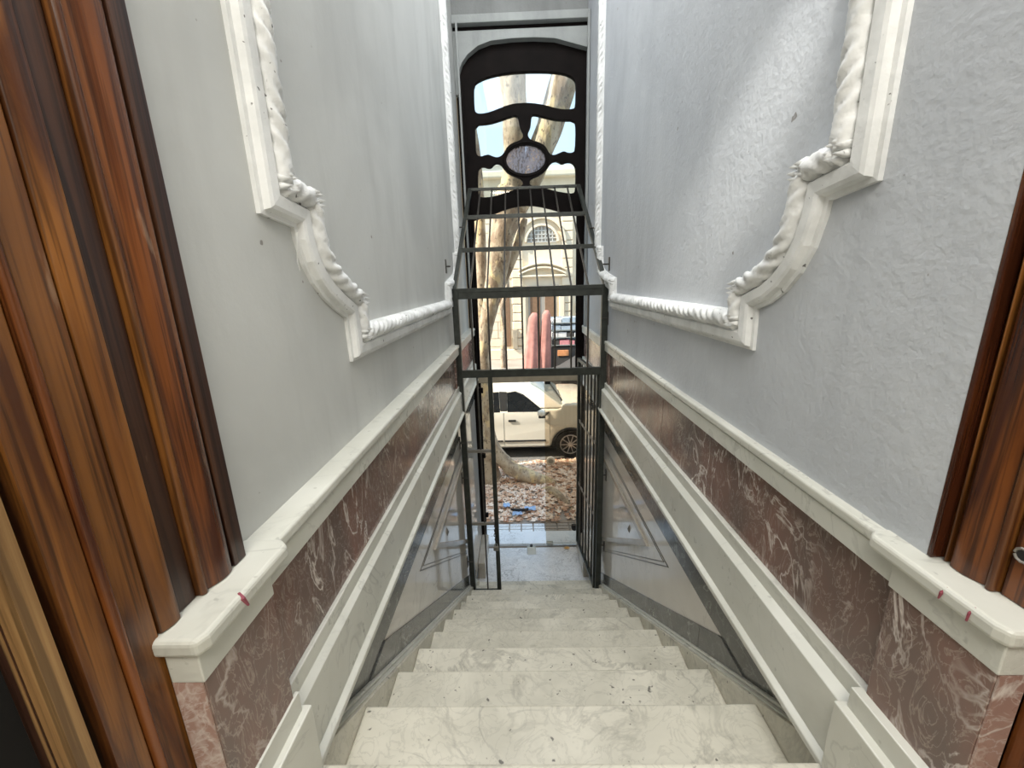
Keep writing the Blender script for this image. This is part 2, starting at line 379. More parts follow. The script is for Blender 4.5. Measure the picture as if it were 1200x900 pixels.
# ------------------------------------------------------------------ side walls
PL, PR = -0.545, 0.68              # plaster faces
ZC = -0.475                        # top of dado cap
def side_wall(name, sx, plx, out, clad, label, mat, y_near):
    """sx = -1 left, +1 right; plx plaster face; out outer back of wall; clad lower cladding face"""
    w = MB().box(plx, out, y_near, 4.40, ZC - 0.04, 3.2).build(name, mat); tag(w, label, kind='structure')
    i = -sx                                               # direction towards the stairwell
    X = (lambda a: a if sx > 0 else a)
    back = clad + sx * 0.02
    MB().box(back, out, y_near, 4.40, FL - .3, ZC - 0.04).build('wall_core', 'plaster_grey', w)
    f = dict(r=dict(cap=0.655, fas=0.659, brown=0.682, t1=0.665, t2i=0.664, t2=0.641, bead=0.626), l=dict(cap=-0.480, fas=-0.486, brown=-0.512, t1=-0.501, t2i=-0.50, t2=-0.484, bead=-0.469))['r' if sx > 0 else 'l']
    segs = [0.64, 1.75, 3.06, 4.36]
    for a, b in zip(segs[:-1], segs[1:]):
        b2 = b - 0.003
        MB().box(f['cap'], out - sx * .02, a, b2, ZC - 0.026, ZC).build('dado_cap', 'white_marble', w, 0.007, seg=3)
        MB().box(f['fas'], out - sx * .02, a, b2, -0.551, ZC - 0.027).build('dado_fascia', 'white_marble', w, 0.002)
        MB().box(f['t1'], out - sx * .02, a, b2, -0.86, -0.811).build('plinth_upper_tier', 'white_marble', w, 0.003)
        MB().prism('y', [(f['t1'], -0.853), (f['t2'], -0.866), (f['t2'], -1.022), (out - sx * .02, -1.022), (out - sx * .02, -0.853)], a, b2).build('plinth_lower_tier', 'white_marble', w, 0.002)
        MB().prism('y', [(f['t2'] - i * .004, -1.020), (f['bead'], -1.030), (f['bead'], -1.046), (f['t2'], -1.062), (out - sx * .02, -1.062), (out - sx * .02, -1.02)], a - .02, b2).build('plinth_bead', 'white_marble', w, 0.003)
    bs = [0.64, 1.9, 3.10, 3.16, 4.36]
    for k, (a, b) in enumerate(zip(bs[:-1], bs[1:])):
        off = 0.0 if k != 2 else i * 0.006
        MB().box(f['brown'] + off, out - sx * .02, a, b - 0.002, -0.81, -0.552).build('marble_panel', 'brown_marble', w, 0.001)
    # dark border under the plinth, cream field, dark skirting
    sk = 0.125
    MB().box(clad - 0 * i, out - sx * .02, 0.64, 4.38, -1.268, -1.063).build('border_panel', 'dark_marble', w)
    T = lambda y: S(y) + sk
    ya = Y0 + (L0 + .012 + sk + 1.27) * GO / RISE
    cut = [ya, 1.95, 2.75, 3.45]
    for a, b in zip(cut[:-1], cut[1:]):
        b2 = b - 0.0015
        pts = [(a, -1.27), (b2, -1.27), (b2, T(b2))] + ([(a, T(a))] if a > ya else [])
        MB().prism('x', pts, clad, out - sx * .02).build('field_panel', 'cream_marble', w)
    MB().box(clad, out - sx * .02, 3.45, 4.38, FL + 0.13, -1.27).build('field_panel', 'cream_marble', w)
    MB().box(clad - sx * .006, out - sx * .02, 3.66, 4.38, FL, FL + 0.129).build('skirting_slab', 'dark_marble', w)
    js = [0.62, 1.02, 1.37, 1.82, 2.3, 2.8, 3.3, 3.66]
    for a, b in zip(js[:-1], js[1:]):
        b2 = b - 0.002
        ys0 = Y0 + (L0 + .012 + .016 + 1.27) * GO / RISE          # where the stringer dips below the border
        if b2 <= ys0: continue
        a = max(a, ys0)
        tp = [(t, min(T(t), -1.2685)) for t in [b2 + (a - b2) * k / 12 for k in range(13)]]
        pts = [(a, S(a) + .016), (b2, S(b2) + .016)] + tp
        MB().prism('x', pts, clad - sx * .006, clad + sx * 0.02).build('skirting_slab', 'dark_marble', w, 0.001)
    # triangular frames on the cream field
    def frame(y_near_, ztop, yfar, wd, pr, mat_, nm):
        e = 0.18
        lo = lambda y: ztop - (y - y_near_) * RISE / GO
        k = wd * math.sqrt(1 + (RISE / GO) ** 2)
        x0, x1 = clad, clad + i * pr
        n2 = y_near_ + (wd * 1.0 + k) * GO / RISE
        MB().prism('x', [(y_near_, ztop), (yfar, ztop), (yfar - wd, ztop - wd), (n2, ztop - wd)], x0, x1).build(nm, mat_, w, 0.002)
        MB().prism('x', [(y_near_, ztop), (n2, ztop - wd), (yfar - wd, lo(yfar - wd) + k), (yfar, lo(yfar))], x0, x1).build(nm, mat_, w, 0.002)
        MB().prism('x', [(yfar, ztop), (yfar, lo(yfar)), (yfar - wd, lo(yfar - wd) + k), (yfar - wd, ztop - wd)], x0, x1).build(nm, mat_, w, 0.002)
    frame(2.02, -1.475, 3.44, 0.035, 0.016, 'beige_marble', 'panel_frame')
    frame(1.73, -1.385, 3.47, 0.006, 0.003, 'line_dark', 'inlay_line')
    frame(1.79, -1.402, 3.462, 0.005, 0.003, 'line_dark', 'inlay_line')
    y, z = 2.43, -1.635
    MB().add([(clad, y - .022, z), (clad, y, z - .034), (clad, y + .022, z), (clad, y, z + .034), (clad + i * .014, y, z)], [(0, 1, 4), (1, 2, 4), (2, 3, 4), (3, 0, 4), (0, 3, 2, 1)]).build('diamond_stud', 'line_dark', w)
    # pier at the landing
    p = dict(r=dict(face=0.653, blk=0.649, cap=0.636, t1=0.634, t2=0.616, lft=0.76), l=dict(face=-0.472, blk=-0.469, cap=-0.453, t1=-0.4675, t2=-0.453, lft=-0.60))['r' if sx > 0 else 'l']
    t_in = -0.518 if sx < 0 else 0.694
    MB().box(p['face'], t_in, 0.464, 0.632, L0, -0.552).build('marble_pier', 'brown_marble', w, 0.001)
    MB().box(p['face'] + sx * .002, t_in, 0.461, 0.4635, L0, -0.552).build('pier_return', 'pink_marble', w)
    MB().box(p['blk'], t_in, 0.460, 0.634, -0.551, ZC - 0.026).build('pier_block', 'white_marble', w, 0.002)
    e = t_in + sx * 0.016
    MB().prism('z', [(p['cap'], 0.672), (p['cap'], 0.470), (p['cap'] + sx * .008, 0.452), (e, 0.452), (e + sx * .012, 0.462), (e, 0.478), (t_in + sx * .05, 0.49), (t_in + sx * .05, 0.69), (p['cap'] + sx * .02, 0.69)], ZC - 0.025, ZC + 0.003).build('pier_cap', 'white_marble', w, 0.008, seg=3)
    px = p['face'] + sx * .004
    MB().box(px, p['t1'] if sx < 0 else p['t1'], 0.462, 0.645, L0, -0.795).build('pier_plinth_upper', 'white_marble', w, 0.002)
    MB().box(px, p['t2'], 0.455, 0.655, L0, -0.842).build('pier_plinth_lower', 'white_marble', w, 0.003)
    return w
# left pier tiers step out a touch from the marble face
wl = side_wall('wall_left', -1, PL, -0.82, -0.528, 'pale grey painted plaster wall left of the stairs, over marble dado', 'plaster_left', 0.634)
wr_ = side_wall('wall_right', 1, PR, 0.95, 0.70, 'bluish grey rough painted plaster wall right of the stairs, over marble dado', 'plaster_right', 0.612)
# small red paint marks on the pier caps
MB().tube([(-0.461, 0.545, ZC + .004), (-0.4535, 0.541, ZC - .003), (-0.452, 0.548, ZC - .022)], [.002, .004, .002], 6).build('paint_mark', 'red_paint', wl)
MB().tube([(0.642, 0.538, ZC + .002), (0.6355, 0.539, ZC - .008), (0.6355, 0.541, ZC - .020)], [.0012, .0026, .0012], 6).build('paint_mark', 'red_paint', wr_)
MB().tube([(0.642, 0.498, ZC + .002), (0.6355, 0.499, ZC - .008), (0.6355, 0.500, ZC - .022)], [.0015, .002, .0015], 6).build('paint_mark', 'red_paint', wr_)

# ------------------------------------------------------------------ rope-moulded plaster frames on the walls
def offset_path(path, w, closed=False):
    n = len(path); out = []
    for i, p in enumerate(path):
        p = Vector(p)
        a = Vector(path[i - 1]) if i else None; b = Vector(path[i + 1]) if i < n - 1 else None
        d1 = (p - a).normalized() if a is not None else None; d2 = (b - p).normalized() if b is not None else None
        d1 = d1 or d2; d2 = d2 or d1
        n1 = Vector((-d1.y, d1.x)); n2 = Vector((-d2.y, d2.x))
        m_ = (n1 + n2); 
        m_ = m_ / max(m_.dot(n1), 0.35)
        out.append(p + m_ * w)
    return out
def wall_frame(idx, X0, inn, path, label):
    """inn: +1 when the stairwell lies towards +X of the wall"""
    prof = [(0, 0.0), (0, .010), (.010, .012), (.014, .026), (.022, .030), (.046, .032), (.052, .024), (.056, .018), (.106, .018), (.110, .012), (.110, 0)]
    rings = [offset_path(path, w) for w, h in prof]
    mb = MB(); k = len(prof); vs = []; n = len(path)
    for i in range(n):
        for j, (w, h) in enumerate(prof):
            q = rings[j][i]; vs.append((X0 + inn * h, q[0], q[1]))
    fs = [(i * k + j, i * k + j + 1, (i + 1) * k + j + 1, (i + 1) * k + j) for i in range(n - 1) for j in range(k - 1)]
    fs += [tuple(range(k)), tuple((n - 1) * k + j for j in range(k))]
    mb.add(vs, fs)
    root = mb.build('trim_%d' % idx, 'stucco'); tag(root, label, kind='structure')
    # twisted, leafy rope in separate runs
    rope = offset_path(path, 0.080)
    corners = [0] + [i for i in range(1, n - 1) if (Vector(path[i]) - Vector(path[i - 1])).angle(Vector(path[i + 1]) - Vector(path[i])) > 0.6] + [n - 1]
    for a, b in zip(corners[:-1], corners[1:]):
        pts = []
        for i in range(a, b):
            p, q = rope[i], rope[i + 1]; m_ = max(1, int((q - p).length / 0.006))
            pts += [p + (q - p) * (t / m_) for t in range(m_)]
        pts.append(rope[b])
        mb = MB(); vs = []; nn = 22; L = len(pts)
        for i, p in enumerate(pts):
            d = (pts[min(i + 1, L - 1)] - pts[max(i - 1, 0)]).normalized(); s_ = Vector((-d.y, d.x))
            sl = i * 0.006
            taper = 0.82 + 0.18 * min(1, min(i, L - 1 - i) / 4)
            for j in range(nn):
                t = 2 * math.pi * j / nn
                lob = (abs(math.sin(2 * t + sl * 62))) ** 0.5
                r = taper * (0.0185 + 0.0105 * lob + 0.0018 * math.sin(sl * 160 + 3 * t) + random.uniform(-.0009, .0009))
                yz = p + s_ * math.cos(t) * r
                vs.append((X0 + inn * (0.022 + math.sin(t) * r * 0.95), yz[0], yz[1]))
        fs = [(i * nn + j, i * nn + (j + 1) % nn, (i + 1) * nn + (j + 1) % nn, (i + 1) * nn + j) for i in range(L - 1) for j in range(nn)]
        fs += [tuple(range(nn)), tuple((L - 1) * nn + j for j in range(nn))]
        mb.add(vs, fs).build('rope_moulding', 'stucco', root, smooth=True)
    # a little leaf cluster at each corner
    for c in corners[1:-1]:
        p = offset_path(path, 0.080)[c]; mb = MB()
        for q in range(7):
            t = q * 2 * math.pi / 7; r = 0.026
            cy, cz = p[0] + math.cos(t) * r * .6, p[1] + math.sin(t) * r * .6
            ring = [(X0 + inn * 0.030, cy + math.cos(t + u) * r * .5 * e, cz + math.sin(t + u) * r * .5 * e) for u, e in ((0, 1.2), (1.2, .7), (2.6, .5), (3.7, .5), (5.1, .7))]
            tip = (X0 + inn * 0.056, cy, cz); base = [(X0, a[1], a[2]) for a in ring]
            mb.add(ring + [tip] + base, [(0, 1, 5), (1, 2, 5), (2, 3, 5), (3, 4, 5), (4, 0, 5)] + [(6 + i, 6 + (i + 1) % 5, (i + 1) % 5, i) for i in range(5)])
        mb.build('leaf_ornament', 'stucco', root, smooth=True)
    return root
def make_path(y0, yc, corner_z, step_y, step_z, curve, bot_y, bot_z, ztop=3.15):
    near = [(y0, ztop), (y0, corner_z), (step_y, step_z)] + curve + [(bot_y, bot_z)]
    far = [(2 * yc - y + (.27 if z > -.03 else (.27 * (z + .1) / .07 if z > -.1 else 0)), z) for y, z in reversed(near)]
    return near + far
s = 0.982
pathL = make_path(.907, 2.21, .153, 1.034, .141, [(1.036, .112), (1.056, .056), (1.090, .010), (1.136, -.028), (1.20, -.064), (1.268, -.094)], 1.272, -.234)
wall_frame(1, PL, 1, pathL, 'white rope moulded plaster frame with stepped corner on the left wall')
pathR = make_path(.838, 2.105, .160, .958, .147, [(.962, .118), (.984, .052), (1.020, -.002), (1.068, -.046), (1.125, -.078), (1.184, -.098)], 1.180, -.216)
wall_frame(2, PR, -1, pathR, 'white rope moulded plaster frame with stepped corner on the right wall')
# fishing line of old wire hanging from the left frame
tag(MB().tube([(PL + .03, 1.005, .125), (PL + .012, 1.02, .06), (PL + .010, 1.03, .04)], .0016, 6).build('hanging_string', 'stucco'), 'thin white string hanging below the stepped corner of the left wall frame', 'string')
pg = thing('wooden_peg', 'small dark wooden peg in the left wall beside the door casing', 'peg', (-0.545, 0.652, .13))
MB().cyl((-0.546, 0.652, .13), (-0.532, 0.652, .13), .006, 10).build('shaft', 'wood_dark', pg)
MB().cyl((-0.534, 0.652, .13), (-0.528, 0.652, .13), .009, 10).build('head', 'wood_dark', pg, 0.002)
# ------------------------------------------------------------------ ceilings, hall behind the camera, side room
ce = MB().box(-0.95, 0.95, 0.60, 4.9, 3.2, 3.4).build('ceiling', 'hall_paint'); tag(ce, 'ceiling high above the stairs', kind='structure')
ce2 = MB().box(-3.0, 0.95, -3.2, 0.60, 2.7, 3.4).build('ceiling', 'hall_paint'); tag(ce2, 'ceiling over the landing', kind='structure')
wb_ = MB().box(-0.95, 0.95, -3.2, -3.0, L0 - .2, 2.7).build('wall_back', 'hall_paint'); tag(wb_, 'wall behind the landing', kind='structure')
w3 = MB().box(0.80, 0.95, -3.0, 0.47, L0 - .2, 2.7).build('wall_hall_right', 'hall_paint'); tag(w3, 'hall wall right of the landing', kind='structure')
w4 = MB().box(-0.95, -0.75, -3.0, -0.35, L0 - .2, 2.7).build('wall_hall_left', 'hall_paint'); tag(w4, 'hall wall left of the landing', kind='structure')
# side room seen through the doorway on the left; its darkness is put into the wall colour
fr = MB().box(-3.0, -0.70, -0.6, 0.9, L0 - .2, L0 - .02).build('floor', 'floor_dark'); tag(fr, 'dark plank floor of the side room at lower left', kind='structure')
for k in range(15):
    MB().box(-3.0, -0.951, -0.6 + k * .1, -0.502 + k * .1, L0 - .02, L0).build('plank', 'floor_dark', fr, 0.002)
for nm, bx, lb in (('wall_side_room_far', (-3.0, -0.82, 0.70, 0.9, L0 - .2, 2.7), 'far wall of the side room, coloured dark as if unlit'), ('wall_side_room_left', (-3.2, -3.0, -0.6, 0.9, L0 - .2, 2.7), 'left wall of the side room, coloured dark as if unlit'),
                   ('wall_side_room_near', (-3.0, -0.95, -0.8, -0.6, L0 - .2, 2.7), 'near wall of the side room, coloured dark as if unlit')):
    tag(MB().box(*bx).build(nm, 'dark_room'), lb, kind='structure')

# ------------------------------------------------------------------ wooden door casings either side of the landing
def casing(name, lab, sx, xf, strips, label_parts=True):
    root = tag(MB().box(xf + sx * .03, xf + sx * .2, min(s_[0] for s_ in strips), max(s_[1] for s_ in strips), L0, 2.69).build(name, 'wood_dark'), lab, kind='structure')
    for (a, b, kind, proud, mat, z0, nm) in strips:
        i = -sx; x = xf
        if kind == 'flat': pts = [(x + i * proud, a + .001), (x + i * proud, b - .001), (x + sx * .03, b - .001), (x + sx * .03, a + .001)]
        elif kind == 'roll':
            pts = []
            for k in range(13):
                t = math.pi * k / 12; pts.append((x + i * (proud * math.sin(t) ** .6), (a + b) / 2 - (b - a - .002) / 2 * math.cos(t)))
            pts += [(x + sx * .03, b - .001), (x + sx * .03, a + .001)]
        elif kind == 'ogee':
            pts = []
            for k in range(13):
                t = k / 12; pts.append((x + i * proud * (0.25 + .75 * math.sin(t * math.pi * .75)), a + .001 + (b - a - .002) * t))
            pts += [(x + sx * .03, b - .001), (x + sx * .03, a + .001)]
        MB().prism('z', pts, z0, 2.69).build(nm, mat, root, 0.0015)
    return root
zc = ZC + 0.004
casing('door_1', 'dark stained pine door casing with vertical mouldings left of the landing', -1, -0.522, [
    (.608, .640, 'flat', .012, 'wood_dark', zc, 'edge_strip'), (.602, .608, 'flat', -.006, 'wood_dark', zc, 'groove'),
    (.552, .602, 'ogee', .016, 'wood', zc, 'ogee_moulding'), (.538, .552, 'roll', .010, 'wood_gold', zc, 'bead_moulding'),
    (.4995, .538, 'flat', -.002, 'wood_dark', zc, 'casing_board'), (.466, .4985, 'ogee', .008, 'wood_gold', zc, 'raised_moulding'),
    (.426, .466, 'flat', .0, 'wood_gold', L0, 'jamb_board'), (.412, .4255, 'roll', .007, 'wood', L0, 'ridge_moulding'),
    (.373, .412, 'flat', .0, 'wood_gold', L0, 'jamb_board')])
MB().box(-0.60, -0.516, 0.4665, 0.632, L0, ZC - .02).build('casing_plinth', 'wood_gold', bpy.data.objects['door_1'], 0.001)
casing('door_2', 'stained pine door casing with vertical mouldings right of the landing', 1, 0.700, [
    (.603, .6125, 'flat', .021, 'wood', zc, 'edge_strip'), (.598, .603, 'flat', .002, 'wood_dark', zc, 'groove'), (.592, .598, 'roll', .008, 'wood_gold', zc, 'bead_moulding'),
    (.586, .592, 'flat', -.004, 'wood_dark', zc, 'groove'), (.537, .586, 'ogee', .012, 'wood', zc, 'ogee_moulding'), (.524, .537, 'roll', .010, 'wood_gold', zc, 'bead_moulding'),
    (.465, .524, 'flat', -.002, 'wood', zc, 'casing_board'), (.35, .465, 'flat', .0, 'wood', L0, 'jamb_board')])
MB().cyl((0.703, 0.507, -.395), (0.697, 0.507, -.395), .009, 12).build('latch_hole', 'black_plastic', bpy.data.objects['door_2'])
MB().tube([(0.697, 0.507 + .010 * math.cos(t * .6), -.395 + .010 * math.sin(t * .6)) for t in range(11)], .0022, 6).build('latch_rim', 'flat_steel', bpy.data.objects['door_2'])
rb = tag(MB().box(-0.553, -0.522, 0.340, 0.359, L0, 2.69).build('door_3', 'wood_raw'), 'unfinished light pine door post at the lower left edge', kind='structure')
MB().box(-0.546, -0.5445, 0.3390, 0.341, L0, 2.69).build('crack_line', 'wood_dark', rb)
bk = tag(MB().box(-0.82, -0.62, 0.30, 0.70, L0, 2.69).build('wall_reveal', 'dark_room'), 'reveal behind the left door casing, coloured dark as if unlit', kind='structure')  # near-black so the gap beside the casing looks deep in shade

# ------------------------------------------------------------------ street door wall
YD = 4.40
PANE_TOP = [(-0.377, 1.807), (-0.327, 1.841), (-0.218, 1.872), (-0.067, 1.892), (0.104, 1.897), (0.275, 1.892), (0.424, 1.879), (0.52, 1.854), (0.574, 1.819), (0.587, 1.781), (0.584, 1.592), (0.56, 1.572), (0.467, 1.573), (0.38, 1.59), (0.294, 1.617), (0.185, 1.635), (0.099, 1.642), (0.012, 1.64), (-0.076, 1.626), (-0.153, 1.6), (-0.242, 1.574), (-0.308, 1.565), (-0.357, 1.568), (-0.381, 1.593), (-0.383, 1.694)]
PANE_ML = [(-0.384, 1.472), (-0.246, 1.477), (-0.135, 1.502), (-0.046, 1.528), (0.009, 1.538), (0.036, 1.52), (0.042, 1.471), (0.055, 1.422), (0.079, 1.382), (0.075, 1.342), (0.036, 1.319), (-0.031, 1.301), (-0.077, 1.273), (-0.106, 1.229), (-0.135, 1.194), (-0.181, 1.179), (-0.225, 1.192), (-0.263, 1.209), (-0.297, 1.205), (-0.337, 1.193), (-0.376, 1.203), (-0.388, 1.249), (-0.387, 1.349)]
PANE_MR = [(0.184, 1.539), (0.249, 1.522), (0.336, 1.5), (0.424, 1.482), (0.577, 1.477), (0.59, 1.413), (0.584, 1.215), (0.556, 1.196), (0.512, 1.197), (0.473, 1.214), (0.434, 1.2), (0.378, 1.18), (0.334, 1.193), (0.307, 1.245), (0.274, 1.281), (0.224, 1.302), (0.158, 1.32), (0.127, 1.35), (0.126, 1.39), (0.149, 1.429), (0.159, 1.477), (0.162, 1.526)]
PANE_OVAL = [(0.0995 + .1925 * math.cos(t * math.pi / 16), 1.152 + .127 * math.sin(t * math.pi / 16)) for t in range(32)]
PANE_LL = [(-0.377, 1.065), (-0.353, 1.095), (-0.319, 1.104), (-0.274, 1.087), (-0.24, 1.091), (-0.217, 1.116), (-0.183, 1.128), (-0.144, 1.113), (-0.112, 1.066), (-0.062, 1.023), (0.016, 0.995), (0.061, 0.967), (0.066, 0.936), (0.048, 0.911), (-0.01, 0.886), (-0.113, 0.853), (-0.24, 0.825), (-0.332, 0.821), (-0.372, 0.83), (-0.384, 0.888)]
PANE_LR = [(0.134, 0.955), (0.152, 0.98), (0.242, 1.008), (0.31, 1.062), (0.344, 1.112), (0.389, 1.129), (0.428, 1.114), (0.456, 1.098), (0.501, 1.115), (0.551, 1.11), (0.585, 1.073), (0.591, 1.012), (0.59, 0.856), (0.564, 0.827), (0.49, 0.836), (0.388, 0.857), (0.286, 0.887), (0.173, 0.906), (0.137, 0.923)]
OPEN_BIG = [(-0.440, 0.607), (-0.233, 0.662), (-0.15, .692), (-0.066, 0.713), (0.015, .728), (0.098, 0.732), (.18, .727), (0.261, 0.711), (.345, .69), (0.425, 0.665), (0.50, 0.643), (0.604, 0.62), (0.604, -1.025), (-0.452, -1.025)]
ARCH = [(-0.516, 1.78), (-0.502, 1.89), (-0.474, 1.956), (-0.415, 2.022), (-0.318, 2.085), (-0.199, 2.12), (-0.005, 2.132), (0.188, 2.132), (0.381, 2.118), (0.497, 2.087), (0.613, 2.056), (0.70, 2.033)]
d = thing('door_4', 'black arched street door frame with curved transom tracery', None, (0.09, YD, FL)); d['kind'] = 'structure'
A0, A1 = YD + 0.03, YD + 0.075
plate('tracery', 'door_wood', [(-0.545, FL + .0), (-0.475, FL + .0), (-0.455, -1.10), (0.70, -1.10), (0.72, -1.10), (0.72, 2.16), (-0.545, 2.16)],
      [smooth_loop(p) for p in (PANE_TOP, PANE_ML, PANE_MR, PANE_OVAL, PANE_LL, PANE_LR)] + [OPEN_BIG], A0, A1, d, 0.004)
for nm, p in (('pane', PANE_TOP), ('pane', PANE_ML), ('pane', PANE_MR), ('pane', PANE_LL), ('pane', PANE_LR)):
    cx = sum(a for a, b in p) / len(p); cz = sum(b for a, b in p) / len(p)
    plate(nm, 'glass', [(cx + (a - cx) * 1.04, cz + (b - cz) * 1.06) for a, b in p], [], YD + .050, YD + .056, d)
plate('pane', 'etched', [(.0995 + (a - .0995) * 1.04, 1.152 + (b - 1.152) * 1.04) for a, b in PANE_OVAL], [], YD + .049, YD + .057, d)
# raised rim of the oval
MB().tube([(a * 1.0, YD + .030, b) for a, b in [(.0995 + .215 * math.cos(t * math.pi / 20), 1.152 + .150 * math.sin(t * math.pi / 20)) for t in range(40)]], .012, 8, closed=True).build('oval_rim', 'door_wood', d, smooth=True)
MB().box(-0.535, -0.475, YD, YD + .08, FL, 1.80).build('frame_post', 'door_wood', d, 0.004)
MB().box(0.675, 0.735, YD, YD + .08, -1.10, 2.03).build('frame_post', 'door_wood', d, 0.004)
MB().box(0.685, 0.735, YD, YD + .08, FL, -1.10).build('frame_post', 'door_wood', d, 0.004)
MB().box(-0.475, 0.69, YD - .01, YD + .07, -1.088, -1.0235).build('transom_bar', 'door_beige', d, 0.004)
MB().box(-0.485, -0.430, YD - .004, YD + .03, -1.21, -1.15).build('latch_box', 'door_wood', d, 0.004)
for z in (-2.0, -2.78): MB().box(-0.475, -0.44, YD + .01, YD + .05, z, z + .05).build('hinge', 'door_wood', d, 0.003)
# frameless glass leaf on the right half
gd = thing('glass_door', 'frameless glass door leaf closing the right half of the street opening', 'door', (0.47, YD + .04, FL))
MB().box(0.257, 0.684, YD + .035, YD + .045, FL + .012, -1.095).build('pane', 'glass_warm', gd)
MB().box(0.262, 0.325, YD + .020, YD + .060, -1.13, -1.090).build('patch_fitting', 'black_plastic', gd, 0.003)
MB().box(0.268, 0.345, YD + .015, YD + .065, FL + .004, FL + .042).build('patch_fitting', 'grey_metal', gd, 0.006)
MB().cyl((0.60, YD - .02, -2.93), (0.60, YD + .034, -2.93), .035, 16).build('door_knob', 'black_plastic', gd, 0.004)
# door stop: small grey hooded metal piece on the floor
ds = thing('door_stop', 'small grey hooded metal floor stop in the middle of the doorway', 'door stop', (0.07, 4.32, FL))
MB().prism('x', [(4.26, FL), (4.36, FL), (4.36, FL + .05), (4.33, FL + .055)], 0.02, 0.125).build('hood', 'grey_metal', ds, 0.004)
MB().cyl((0.072, 4.345, FL + .04), (0.072, 4.345, FL + .075), .017, 12).build('rubber_knob', 'black_plastic', ds)

# wall with the arched opening, lintel beam, spandrel
sp = [(-0.545, 2.16)] + [(-0.545, 1.70)] + [(-0.520, 1.70)] + ARCH + [(0.705, 2.0), (0.72, 1.97), (0.735, 1.97), (0.735, 2.205), (-0.545, 2.205)]
wf = tag(MB().box(-0.82, 0.95, YD - .06, YD + .20, 2.31, 3.4).build('wall_front', 'plaster_grey'), 'grey wall panel above the lintel of the street door', kind='structure')
MB().prism('y', sp[1:], YD - .045, YD + .028).build('arch_spandrel', 'lintel', wf, 0.003)
MB().box(-0.545, 0.70, YD - .085, YD + .02, 2.245, 2.31).build('lintel_beam', 'lintel', wf, 0.004)
MB().box(-0.545, 0.735, YD - .02, YD + .1, 2.16, 2.32).build('lintel_gap', 'door_wood', wf)
# outer facade of this building, left, right and over the door
MB().box(-7.0, -0.545, YD + .08, YD + .20, -3.5, 3.4).build('outer_wall', 'stone', wf)
MB().box(0.735, 7.0, YD + .0, YD + .20, -3.5, 3.4).build('outer_wall', 'stone', wf)
MB().box(-0.535, 0.735, YD + .08, YD + .20, 2.1, 3.4).build('outer_wall', 'stone', wf)
# conduits / jamb strips beside the door
for k, (x, y, w_, mt) in enumerate(((-0.50, 4.30, .018, 'lintel'), (0.665, 4.20, .022, 'lintel'))):
    t_ = tag(MB().box(x - w_ / 2, x + w_ / 2, y - .012, y + .012, ZC + .005, 2.24).build('trim_%d' % (3 + k), mt, None, 0.004), 'thin painted conduit strip running up the wall by the street door, %s side' % ('left', 'right')[k], kind='structure')
# vestibule low blocks
for x0, x1 in ((-0.527, -0.445), (0.625, 0.699)):
    t_ = tag(MB().box(x0, x1, 3.86, 4.39, FL, FL + .20).build('trim_%d' % (5 if x0 < 0 else 6), 'beige_marble', None, 0.01), 'low beige marble plinth on the vestibule floor, %s side' % ('left' if x0 < 0 else 'right'), kind='structure')

# ------------------------------------------------------------------ iron security gate
YG = 3.20
g = thing('security_gate', 'dark painted iron security cage with sloped barred hood over the stairs', 'gate', (0.085, YG, -2.80))
q = 0.018
def sq(x0, x1, z0, z1, nm='frame_bar', mat='steel', y=YG, t=.035, par=None): return MB().box(x0, x1, y - t / 2, y + t / 2, z0, z1).build(nm, mat, par or g, 0.002)
sq(-0.516, -0.468, -2.80, -0.045, 'post', t=.045); sq(0.630, 0.677, -2.80, -0.045, 'post', t=.045)
sq(-0.478, 0.640, -0.075, -0.045, 'frame_bar'); sq(-0.478, 0.640, -0.125, -0.073, 'frame_bar', t=.028)
sq(-0.478, 0.640, -0.745, -0.685, 'frame_bar')
BX = [-0.375, -0.243, -0.113, 0.02, 0.145, 0.272, 0.40, 0.53]; TXs = [-0.349, -0.238, -0.105, 0.012, 0.132, 0.248, 0.368, 0.490]
for x in BX: MB().box(x - .007, x + .007, YG - .007, YG + .007, -0.695, -0.112).build('bar', 'bar_steel', g)
A = lambda t, x0, x1: (x0 + (x1 - x0) * t, 3.2 + 1.1 * t, -.06 + .93 * t)
for a, b in zip(BX, TXs): MB().beam(A(0, a, b), A(1, a, b), .013, .013).build('hood_bar', 'bar_steel', g)
for a, b in ((-.495, -.452), (.662, .600)): MB().beam(A(0, a, b), A(1, a, b), .034, .030).build('hood_rail', 'steel', g, 0.002)
MB().beam(A(1, 0, -.465), A(1, 0, .612), .022, .026).build('hood_crossbar', 'steel', g, 0.002)
MB().beam(A(.675, -.48, -.46), A(.675, .655, .612), .030, .034).build('hood_crossbar', 'steel', g, 0.001)
MB().beam(A(.345, -.49, -.47), A(.345, .655, .625), .030, .034).build('hood_crossbar', 'steel', g, 0.001)
# narrow fixed panel, left
sq(-0.268, -0.232, -2.80, -0.735, 'stile'); sq(-0.478, -0.268, -2.80, -2.768, 'bottom_rail')
MB().box(-0.362, -0.350, YG - .006, YG + .006, -2.77, -0.735).build('bar', 'bar_steel', g)
for z in (-1.383, -2.074): MB().box(-0.478, -0.268, YG - .012, YG + .004, z - .012, z + .012).build('flat_bar', 'flat_steel', g)
